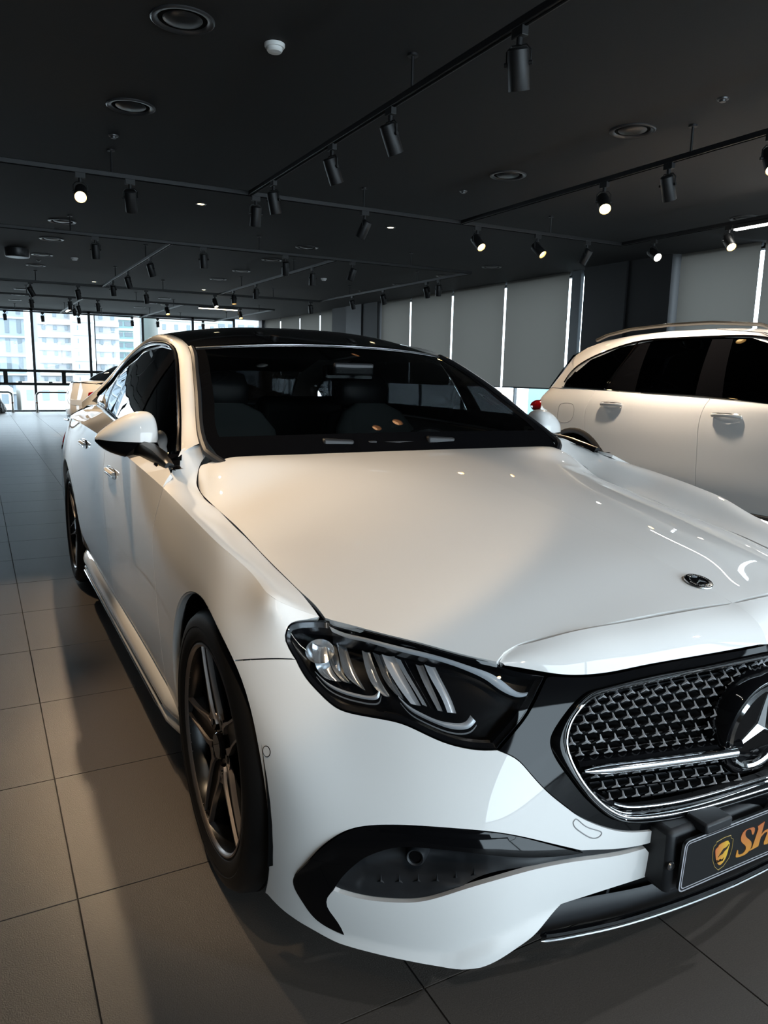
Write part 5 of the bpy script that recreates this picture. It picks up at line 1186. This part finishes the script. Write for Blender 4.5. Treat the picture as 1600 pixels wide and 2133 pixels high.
for x,y,lb in ((.08,3.11,'white round smoke detector on the ceiling above the sedan'),(.06,11.77,'white round smoke detector deep in the room on the left'),(4.11,11.69,'white round smoke detector deep in the room near the blinds'),(2.9,19.0,'white round smoke detector near the far windows')):
    if proto is None:
        t=thing('smoke_detector',lb,'smoke detector',(x,y,ZC),group='smoke detectors')
        b=B(); b.lathe([(.052,.0),(.052,-.012),(.048,-.018)],32); o=b.make('detector_base',WH,None); o.parent=t
        b=B(); b.lathe([(.048,-.018),(.040,-.018),(.040,-.030),(.034,-.038),(.0001,-.041)],32); o=b.make('detector_head',WH,None); o.parent=t; proto=t
    else: copy_tree(proto,(x,y,ZC),0,lb)
for i,(x,y) in enumerate(((.72,6.99),(2.86,6.97),(.74,14.9),(2.85,14.9))):
    t=thing('downlight','small lit ceiling downlight %s, %s'%('just behind the sedan' if y<8 else 'deep in the room','in line with the sedan' if x<1 else 'right of the sedan line'),'downlight',(x,y,ZC),group='recessed downlights')
    b=B(); b.lathe([(.055,0),(.055,-.006),(.040,-.008),(.034,-.002)],28,Matrix.Translation((x,y,ZC))); b.make('downlight_ring',M['ventr'],t)
    b=B(); b.lathe([(.0001,-.001),(.030,-.001),(.034,-.003)],24,Matrix.Translation((x,y,ZC-.002))); b.make('downlight_lens',glow('downlight_glow',(1,.82,.5),8),t)
proto=None
for x,y in ((-.39,5.14),(2.61,2.44),(2.60,5.13),(-.39,2.4),(-.39,9.4),(2.6,9.4),(-.39,12.4)):
    lb='small flush ceiling sprinkler near the %s, %s'%('front wheels' if y<3 else 'sedan boot' if y<6 else 'second crosswise track' if y<10 else 'dark speaker','above the sedan line' if x<1 else 'between the car lines')
    if proto is None:
        t=thing('sprinkler',lb,'sprinkler',(x,y,ZC),group='ceiling sprinklers'); b=B(); b.lathe([(.035,0),(.033,-.008),(.02,-.009),(.018,-.02),(.0001,-.022)],20); o=b.make('sprinkler_cap',M['ventr'],None); o.parent=t; proto=t
    else: copy_tree(proto,(x,y,ZC),0,lb)
t=thing('ceiling_speaker','dark drum shaped speaker fixed under the ceiling deep in the room','speaker',(-.74,11.33,ZC)); b=B(); b.lathe([(.16,0),(.16,-.10),(.15,-.115),(.0001,-.115)],32,Matrix.Translation((-.74,11.33,ZC))); b.make('speaker_body',M['vent'],t); b=B(); b.lathe([(.0001,-.118),(.13,-.118)],32,Matrix.Translation((-.74,11.33,ZC))); b.make('speaker_grille',M['ventr'],t)
# ================================================================== white SUV beside the saloon
SX,SY=4.09,.247
SUV=thing('suv_car','white SUV with dark tinted windows parked beside the sedan along the blinds','car',(SX,SY+2.4,0))
def sv(s,u,z): return (SX-s,SY+u,z)
# lower body wrap: columns (s,u,z) bottom->shoulder->belt
C=[]
def colm(u,sb=.905,sm=.945,sh=.955,su=.945,ss=.925,bl=.885,zb=1.15):
    return [(sb,u,.30),(sm,u,.48),(sh,u,.70),(su+.008,u,.90),(su,u,.985),(ss,u,1.075),(bl,u,zb)]
front=[[(0,.02,.30),(0,-.02,.48),(0,-.01,.70),(0,.02,.86),(0,.05,.93),(0,.09,.99),(0,.16,1.02)],
 [(.5,.06,.30),(.5,.03,.48),(.5,.04,.70),(.5,.08,.86),(.5,.11,.93),(.5,.15,.985),(.5,.24,1.01)],
 [(.78,.19,.30),(.80,.17,.48),(.80,.19,.70),(.79,.25,.86),(.78,.29,.92),(.76,.34,.975),(.70,.42,1.0)],
 [(.89,.42,.30),(.925,.42,.48),(.93,.44,.70),(.92,.48,.86),(.905,.5,.93),(.88,.52,.985),(.82,.55,1.01)]]
mid=[colm(.85,zb=1.035,ss=.91,bl=.84),colm(1.3,zb=1.075,ss=.92,bl=.86),colm(1.9,zb=1.10),colm(2.5,zb=1.135),colm(3.1,zb=1.147),colm(3.6,zb=1.157,bl=.88),colm(4.05,zb=1.163,sb=.90,sm=.935,sh=.945,su=.925,ss=.90,bl=.855)]
rear=[[(.86,4.42,.34),(.885,4.45,.48),(.89,4.46,.70),(.87,4.45,.90),(.86,4.44,.985),(.835,4.42,1.075),(.78,4.36,1.16)],
 [(.68,4.62,.36),(.70,4.66,.48),(.70,4.67,.70),(.69,4.64,.90),(.68,4.62,.985),(.66,4.58,1.075),(.62,4.52,1.16)],
 [(0,4.66,.36),(0,4.71,.48),(0,4.715,.70),(0,4.69,.90),(0,4.67,.985),(0,4.63,1.075),(0,4.57,1.16)]]
allc=front+mid+rear
_s=np.array([[sv(*p) for p in c] for c in allc]); _stk=_tk(_s,2)
SS=Net(_s.transpose(1,0,2),_stk,[0,.18,.40,.60,.685,.78,.86],-1)
def str_(u,z):
    # side (t,r) for given u,z by search
    t=np.interp(u,[c[2][1] for c in allc[3:12]],_stk[3:12]); r=np.interp(z,[.30,.48,.70,.90,.985,1.075,1.15],SS.rk)
    for _ in range(30):
        P=SS.ev(t,r)[0][0]; du=u+SY-P[1]; dz=z-P[2]; t+=du*.9; r+=dz*.9
    return (float(t),float(r))
def mx2(data):   # other side of the SUV
    V,F,N=data; V=V.copy(); V[:,0]=2*SX-V[:,0]; N=N*np.array([-1,1,1.]); return V,[f[::-1] for f in F],N
def both2(name,d,m,par=SUV):
    a=mesh(name,d[0],d[1],m,par,N=d[2]); e=mx2(d); return a,mesh(name,e[0],e[1],m,par,N=e[2])
T0,T1_=0.0,_stk[-1]
arcR=[str_(3.84+.415*math.cos(a),.37+.415*math.sin(a)) for a in np.radians(np.linspace(188,-8,25))]
arcF=[str_(.95+.415*math.cos(a),.37+.415*math.sin(a)) for a in np.radians(np.linspace(180,-8,25))]
sb=[str_(u,z) for u,z in ((2.545,1.115),(2.575,.97),(2.568,.80),(2.56,.60),(2.55,.34))]
sr=[str_(u,z) for u,z in ((3.700,1.13),(3.722,1.03),(3.735,.94),(3.71,.81),(3.60,.73),(3.48,.66),(3.43,.50),(3.42,.34))]
sf=[str_(u,z) for u,z in ((1.42,1.06),(1.46,.9),(1.47,.7),(1.45,.5),(1.44,.34))]
RT=SS.rk[-1]
def dr(a,c): return panel_data(SS,loop(np.array(a),np.array([a[-1],c[-1]]),rev(c),np.array([[c[0][0],RT-.001],[a[0][0],RT-.001]]),step=.03),step=.04,lip=.014,gap=.0022)
sd1=both2('front_door',dr(sf,sb),M['paint']); sd2=both2('rear_door',dr(sb,sr),M['paint'])
qo=loop(np.array(sr[:5]),np.array([sr[4],arcR[6]]),np.array(arcR[6:]),np.array([arcR[-1],[T1_,.02]]),np.array([[T1_,.02],[T1_,RT-.001]]),np.array([[T1_,RT-.001],[sr[0][0],RT-.001]]),step=.03)
both2('rear_quarter',panel_data(SS,qo,step=.045,lip=.014,gap=.002),M['paint'])
fo=loop(np.array(sf),np.array([sf[-1],arcF[-1]]),rev(arcF),np.array([arcF[0],[T0,.02]]),np.array([[T0,.02],[T0,RT-.001]]),np.array([[T0,RT-.001],[sf[0][0],RT-.001]]),step=.03)
both2('front_wing',panel_data(SS,fo,step=.045,lip=.014,gap=.002),M['paint'])
# cladding round the arches, sill
CL=mat('cladding_brown_black',(.020,.018,.017),.5)
for k,arc in ((0,arcR),(1,arcF)):
    a=np.array(arc); c0=(3.84 if k==0 else .95)
    outp=[str_(c0+(.415+.045)*math.cos(q),max(.31,.37+.46*math.sin(q))) for q in np.radians(np.linspace(188 if k==0 else 180,-8,25))]
    for sgn in (1,-1):
        g=[]
        for q,off in ((0,-.03),(0,.016),(.5,.020),(1,.002)):
            P,N=SS.ev(*(a+(np.array(outp)-a)*q).T); g.append([tuple(v if sgn>0 else (2*SX-v[0],v[1],v[2])) for v in P+N*off])
        b=B(); b.grid(g); b.make('arch_cladding',CL,SUV,sharp=50)
for sgn in (1,-1):
    b=B(); b.grid([[(SX-sgn*s_,SY+u,z) for s_,z in ((.86,.40),(.945,.37),(.955,.30),(.93,.25),(.75,.24))] for u in np.linspace(1.3,3.5,12)]); b.make('sill_cladding',CL,SUV,sharp=40)
    for u,z,d in ((2.355,1.012,sd1),(3.43,1.042,sd2)):
        par=d[0] if sgn>0 else d[1]; x=lambda o:SX-sgn*(.952+o)
        b=B(); b.lathe([(.0001,.004),(.7,.003),(1,0)],24,Matrix.Translation((x(-.004),SY+u,z))@Matrix.Rotation(R(-90*sgn),4,'Y')@Matrix.Diagonal((.036,.105,1,1))); b.make('handle_cup',M['paint'],par)
        b=B(); b.tube([(x(-.002),SY+u-.115,z),(x(.012),SY+u-.09,z+.004),(x(.018),SY+u,z+.006),(x(.012),SY+u+.09,z+.004),(x(-.002),SY+u+.115,z)],.014,10,flat=(.8,1)); b.make('door_handle',M['paint'],par)
        b=B(); b.tube([(x(.004),SY+u-.11,z+.014),(x(.022),SY+u-.05,z+.018),(x(.022),SY+u+.05,z+.018),(x(.004),SY+u+.11,z+.014)],.004,6); b.make('handle_trim',M['chrome'],par)
# greenhouse
WL=[(1.50,1.075,.895),(2.1,1.105,.888),(2.6,1.138,.885),(3.18,1.147,.880),(3.65,1.158,.872),(4.14,1.166,.845)]
WU=[(1.72,1.17,.86),(2.05,1.44,.76),(2.27,1.54,.72),(2.7,1.565,.705),(3.2,1.562,.705),(3.42,1.548,.71),(3.77,1.47,.735),(4.06,1.33,.79),(4.13,1.21,.835)]
wl=np.array(WL);wu=np.array(WU)
def gl(u): return np.array([np.interp(u,wl[:,0],wl[:,2]),u,np.interp(u,wl[:,0],wl[:,1])]),np.array([np.interp(u,wu[:,0],wu[:,2]),u,np.interp(u,wu[:,0],wu[:,1])])
def pan(u0,u1,l0,l1,off,n=20):
    g=[]
    for k in np.linspace(0,1,n):
        row=[]
        for q in np.linspace(0,1,7):
            u=u0+(u1-u0)*k+(l0*(1-k)+l1*k)*q; lo_,up_=gl(min(max(u,1.72),4.128)); p=lo_+(up_-lo_)*q; row.append((p[0]+.018*math.sin(math.pi*q)-off,p[1],p[2]))
        g.append(row)
    return g
for sgn in (1,-1):
    f=lambda g:[[(SX-sgn*a,SY+u,z) for a,u,z in r] for r in g]
    for nm,a,m,o_ in (('front_side_glass',(1.72,2.47,.0,.09,.012),M['dglass'],0),('rear_side_glass',(2.68,3.28,.035,.03,.012),M['dglass'],0),('quarter_glass',(3.62,4.12,-.2,0,.012),M['dglass'],0),('door_pillar',(2.46,2.69,.09,.035,.008),M['gloss'],0),('rear_pillar',(3.27,3.63,.03,-.2,.008),M['gloss'],0)):
        b=B(); b.grid(f(pan(*a))); b.make(nm,m,SUV)
    b=B(); b.tube([(SX-sgn*(a+.004),SY+u,z) for u,z,a in curve(np.array(WL),30)],.009,8,flat=(.8,1)); b.make('belt_chrome',M['chrome'],SUV)
    b=B(); b.tube([(SX-sgn*(a+.004),SY+u,z) for u,z,a in curve(np.array(WU),50)],.008,8); b.make('window_chrome',M['dchrome'],SUV)
    b=B(); b.tube([(SX-sgn*(.885-.15*q),SY+3.60-.20*q,1.158+.39*q) for q in np.linspace(0,1,8)],.006,6); b.make('pillar_trim',M['dchrome'],SUV)
    # roof side: window top to roof edge
    us=[1.55,1.8,2.1,2.4,2.8,3.2,3.6,3.9,4.12,4.25]
    top=[(.80,1.13),(.75,1.25),(.66,1.45),(.61,1.585),(.595,1.628),(.59,1.630),(.59,1.612),(.595,1.575),(.60,1.520),(.605,1.46)]
    g=[]
    for u,(a,z) in zip(us,top):
        lo_,up_=gl(u); up_=up_ if u<=4.12 else np.array([.82,u,1.18])
        g.append([(SX-sgn*(up_[0]+(a-up_[0])*q+.02*math.sin(math.pi*q)),SY+u,up_[2]+(z-up_[2])*q+.012*math.sin(math.pi*q)) for q in np.linspace(0,1,6)])
    b=B(); b.grid(g); b.make('roof_side',M['paint'],SUV,sharp=60)
    # D pillar down to the quarter
    g=[]
    for q in np.linspace(0,1,10):
        p=np.array([.605,4.25,1.46])+(np.array([.70,4.47,1.16])-np.array([.605,4.25,1.46]))*q; lo_=np.array([.82,4.10,1.27])+(np.array([.86,4.12,1.16])-np.array([.82,4.10,1.27]))*q
        if q==0: lo_=np.array([.80,4.06,1.34])
        g.append([(SX-sgn*(lo_[0]+(p[0]-lo_[0])*w+.03*math.sin(math.pi*w)),SY+lo_[1]+(p[1]-lo_[1])*w+.02*math.sin(math.pi*w),lo_[2]+(p[2]-lo_[2])*w) for w in np.linspace(0,1,8)])
    b=B(); b.grid(g); b.make('rear_pillar_skin',M['paint'],SUV,sharp=60)
    b=B(); b.tube([(SX-sgn*.63,SY+u,z) for u,z in ((1.95,1.475),(2.05,1.53),(2.4,1.640),(2.8,1.672),(3.2,1.674),(3.6,1.656),(3.85,1.618),(3.98,1.578))],.015,8,flat=(.8,1.1)); b.make('roof_rail',mat('rail_satin',(.25,.24,.23),.25,1) if 'rail_satin' not in bpy.data.materials else bpy.data.materials['rail_satin'],SUV)
    # rear lamp
    c=SS.ev(*str_(4.44,.985))[0][0]
    b=B(); b.lathe([(.0001,.05),(.5,.045),(.85,.03),(1,0),(.9,-.03)],20,Matrix.Translation((SX-sgn*.85,SY+4.45,.988))@Matrix.Rotation(R(-60*sgn),4,'Y')@Matrix.Diagonal((.055,.10,1,1))); b.make('tail_lamp',M['red'],SUV)
    # fuel flap seam
    if sgn>0:
        fl=[str_(u,z) for u,z in ((4.06,1.025),(3.93,1.03),(3.885,1.0),(3.88,.93),(3.93,.875),(4.06,.87),(4.085,.90),(4.085,1.0))]; b=B(); b.tube(SS.ev(*curve(np.array(fl),40,True).T)[0],.0018,5,closed=True); b.make('fuel_flap_seam',bpy.data.materials['seam_grey'],SUV)
# roof skin, bonnet, screens
ru=[(2.02,.66,1.44,1.47),(2.4,.612,1.587,1.615),(2.8,.597,1.628,1.655),(3.2,.592,1.630,1.660),(3.6,.592,1.612,1.640),(3.9,.597,1.577,1.60),(4.2,.605,1.49,1.525),(4.32,.60,1.45,1.49)]
b=B(); b.grid([[(SX+a*q,SY+u,zc+(ze-zc)*abs(q)**2.2) for q in np.linspace(-1,1,15)] for u,a,ze,zc in ru]); b.make('roof_panel',M['paint'],SUV)
b=B(); b.grid([[(SX+a*q,SY+u-bow*(1-q*q),z) for q in np.linspace(-1,1,13)] for u,a,z,bow in ((1.30,.78,1.05,.10),(1.68,.73,1.27,.09),(2.04,.665,1.45,.08))]); b.make('windscreen',M['dglass'],SUV)
b=B(); b.grid([[(SX+a*q,SY+u+bow*(1-q*q),z) for q in np.linspace(-1,1,13)] for u,a,z,bow in ((4.30,.60,1.46,.04),(4.42,.64,1.30,.06),(4.52,.68,1.15,.07))]); b.make('rear_screen',M['dglass'],SUV)
b=B(); b.grid([[(SX+a*q,SY+u,zc+(ze-zc)*abs(q)**3) for q in np.linspace(-1,1,15)] for u,a,ze,zc in ((.18,.52,1.0,1.03),(.45,.74,1.0,1.055),(.85,.84,1.03,1.085),(1.35,.87,1.075,1.115))]); b.make('bonnet',M['paint'],SUV)
b=B(); b.grid([[(SX+.5*q,SY+.02+.06*q*q-.02,z) for q in np.linspace(-1,1,9)] for z in (.55,.75,.90)]); b.make('front_grille',M['gloss'],SUV)
for sgn in (1,-1):
    b=B(); b.lathe([(.0001,.03),(.8,.02),(1,0)],20,Matrix.Translation((SX-sgn*.70,SY+.17,.86))@Matrix.Rotation(R(70),4,'X')@Matrix.Diagonal((.17,.06,1,1))); b.make('headlamp',M['gloss'],SUV)
    for u in (.95,3.84):
        Mx=Matrix.Translation((SX-sgn*.92,SY+u,.365))@Matrix.Rotation(R(-90)*sgn,4,'Y')
        b=B(); b.lathe([(.24,-.2),(.33,-.22),(.365,-.18),(.365,-.03),(.34,.005),(.30,.012),(.252,.0),(.24,-.03)],48,Mx); w=b.make('wheel',M['tyre'],SUV)
        b=B(); b.lathe([(.25,.0),(.242,-.01),(.235,-.12),(.245,-.2)],40,Mx); b.make('rim_barrel',M['barrel'],w)
        for k in range(5):
            b=B(); b.box((.14,0,-.02),(.21,.045,.03),Mx@Matrix.Rotation(2*math.pi*k/5,4,'Z')); b.make('spoke',M['alloy'],w,bevel=.006)
        b=B(); b.cyl(Mx@Vector((0,0,-.06)),Mx@Vector((0,0,-.01)),.06,20); b.make('hub',M['barrel'],w)
        b=B(); g=[[(SX-sgn*x,SY+u+.425*math.cos(R(a)),.37+.425*math.sin(R(a))) for x in (.93,.55)] for a in np.linspace(-5,185,20)]; b.grid(g); b.make('wheel_housing',M['void'],SUV)
b=B(); b.box((SX,SY+2.4,.32),(1.1,4.0,.12)); b.make('underbody',M['void'],SUV)
for u in (.95,3.84):
    b=B(); b.box((SX,SY+u,.6),(1.08,.86,.5)); b.make('inner_wall',M['void'],SUV)
b=B(); b.box((SX,SY+2.6,1.02),(1.66,2.6,.04)); b.make('cabin_deck',M['void'],SUV)
# ================================================================== second white saloon by the far windows (shell shared with the first)
FAR=thing('sedan_car','white sedan parked near the far windows, its red tail lamp showing beside the nearer sedan','car',(0,0,0))
skip_={'grille_star','grille_louvre','reflector_blade','lamp_hook','lamp_hook_line','plate_letter','wheel_bolt','spoke_edge','seat_film','intake_relief','badge_engraving'}
def clone(o,par):
    if o.name.split('.')[0] in skip_: return
    mi=o.matrix_parent_inverse.copy(); c=o.copy(); COL.objects.link(c); c.parent=par; c.matrix_parent_inverse=mi
    for ch in o.children: clone(ch,c)
FAR['_w']=[0,0,0]
for ch in list(CAR.children): clone(ch,FAR)
# root pivot: rear bumper of the first car is y=4.95; put that end at (0.30,14.35) with the tail pointing left and a little to the viewer
ang=R(90+18); rotm=Matrix.Rotation(ang,4,'Z'); tail=rotm@Vector((0,4.95-2.4,0))
FAR.rotation_euler=(0,0,ang); FAR.location=(.30-tail.x,14.75-tail.y,0)
# ================================================================== the town outside the far glazing
def bm_(n,c): return mat(n,c,.8)
BW=[bm_('facade_white',(.44,.44,.43)),bm_('facade_grey',(.29,.29,.305)),bm_('facade_blue',(.28,.32,.36)),bm_('facade_cream',(.40,.39,.36))]; BG=mat('facade_glass',(.12,.15,.17),.15); BT=mat('facade_teal',(.16,.28,.28),.2)
def building(label,x0,x1,y,z0,z1,m,rows,cols,ww,wh,gm=BG,depth=9,bands=None,bm=None):
    t=thing('apartment_block',label,'building',((x0+x1)/2,y+depth/2,z0))
    b=B(); b.box(((x0+x1)/2,y+depth/2,(z0+z1)/2),(x1-x0,depth,z1-z0)); b.make('facade',m,t,smooth=False)
    pw=(x1-x0)/cols; ph=(z1-z0)/rows; pr=None
    for i in range(cols):
        for j in range(rows):
            x=x0+(i+.5)*pw; z=z0+(j+.55)*ph
            if pr is None: 
                b=B(); b.box((0,0,0),(pw*ww,.12,ph*wh)); o=b.make('window',gm,t,smooth=False); pr=o.data
            else: o=bpy.data.objects.new('window',pr); COL.objects.link(o); o.parent=t
            o.matrix_parent_inverse=Matrix.Translation(-wloc(t)); o.location=(x,y,z)
    if bands:
        for j in range(rows+1):
            b=B(); b.box(((x0+x1)/2,y-.05,z0+j*ph),(x1-x0,.25,ph*bands)); b.make('floor_band',bm,t,smooth=False)
    return t
building('tall pale tower with narrow window strips seen through the far windows',-6,2.9,78,-8,16,BW[2],14,9,.35,.7,bands=.10,bm=BW[0])
building('broad white and grey apartment block with small windows seen through the far windows',3.6,8.2,72,-2.5,14,BW[1],15,5,.30,.32,bands=.42,bm=BW[0])
building('white stair wing of the apartment block with a slot window per floor',6.2,8.0,70.4,-2.5,14,BW[0],15,2,.10,.35,bands=.05,bm=BW[1],depth=1.4)
building('grey end wing of the apartment block beside the teal tower',8.3,10.3,72,-2.5,14,BW[1],15,2,.3,.35,bands=.4,bm=BW[0])
building('teal glass office tower with white floor bands beside the apartment block',10.5,12.3,76,-6,12,BT,18,2,.8,.4,bands=.25,bm=BW[0])
building('pale block with few windows seen through the right far windows',14.2,20,74,-6,9,BW[3],10,5,.3,.35,bands=.12,bm=BW[0])
building('blue grey office block at the right end of the far windows',20.5,27,80,-6,12,BW[2],10,6,.6,.5)
building('low cream building with rows of square windows below the towers',1.5,12,60,-9,.1,BW[3],5,10,.45,.42,gm=mat('facade_pane_blue',(.18,.25,.31),.3))
building('low white building at street level beside the cream one',-8,1.0,62,-9,-.3,BW[0],5,8,.4,.4)
b=B(); b.box((5,60,-9.3),(160,110,.5)); g_=b.make('street_ground',bm_('street',(.20,.20,.19)),None,smooth=False); g_['kind']='structure'
# the view from the window wall on the right and behind the viewer
building('grey office block seen under the blinds beside the SUV',22,36,6,-9,.9,BW[1],6,8,.5,.5,depth=14,bands=.2,bm=BW[0])
building('teal glass block seen under the blinds behind the sedan',26,34,24,-9,1.2,BT,6,6,.7,.5,bands=.2,bm=BW[0])
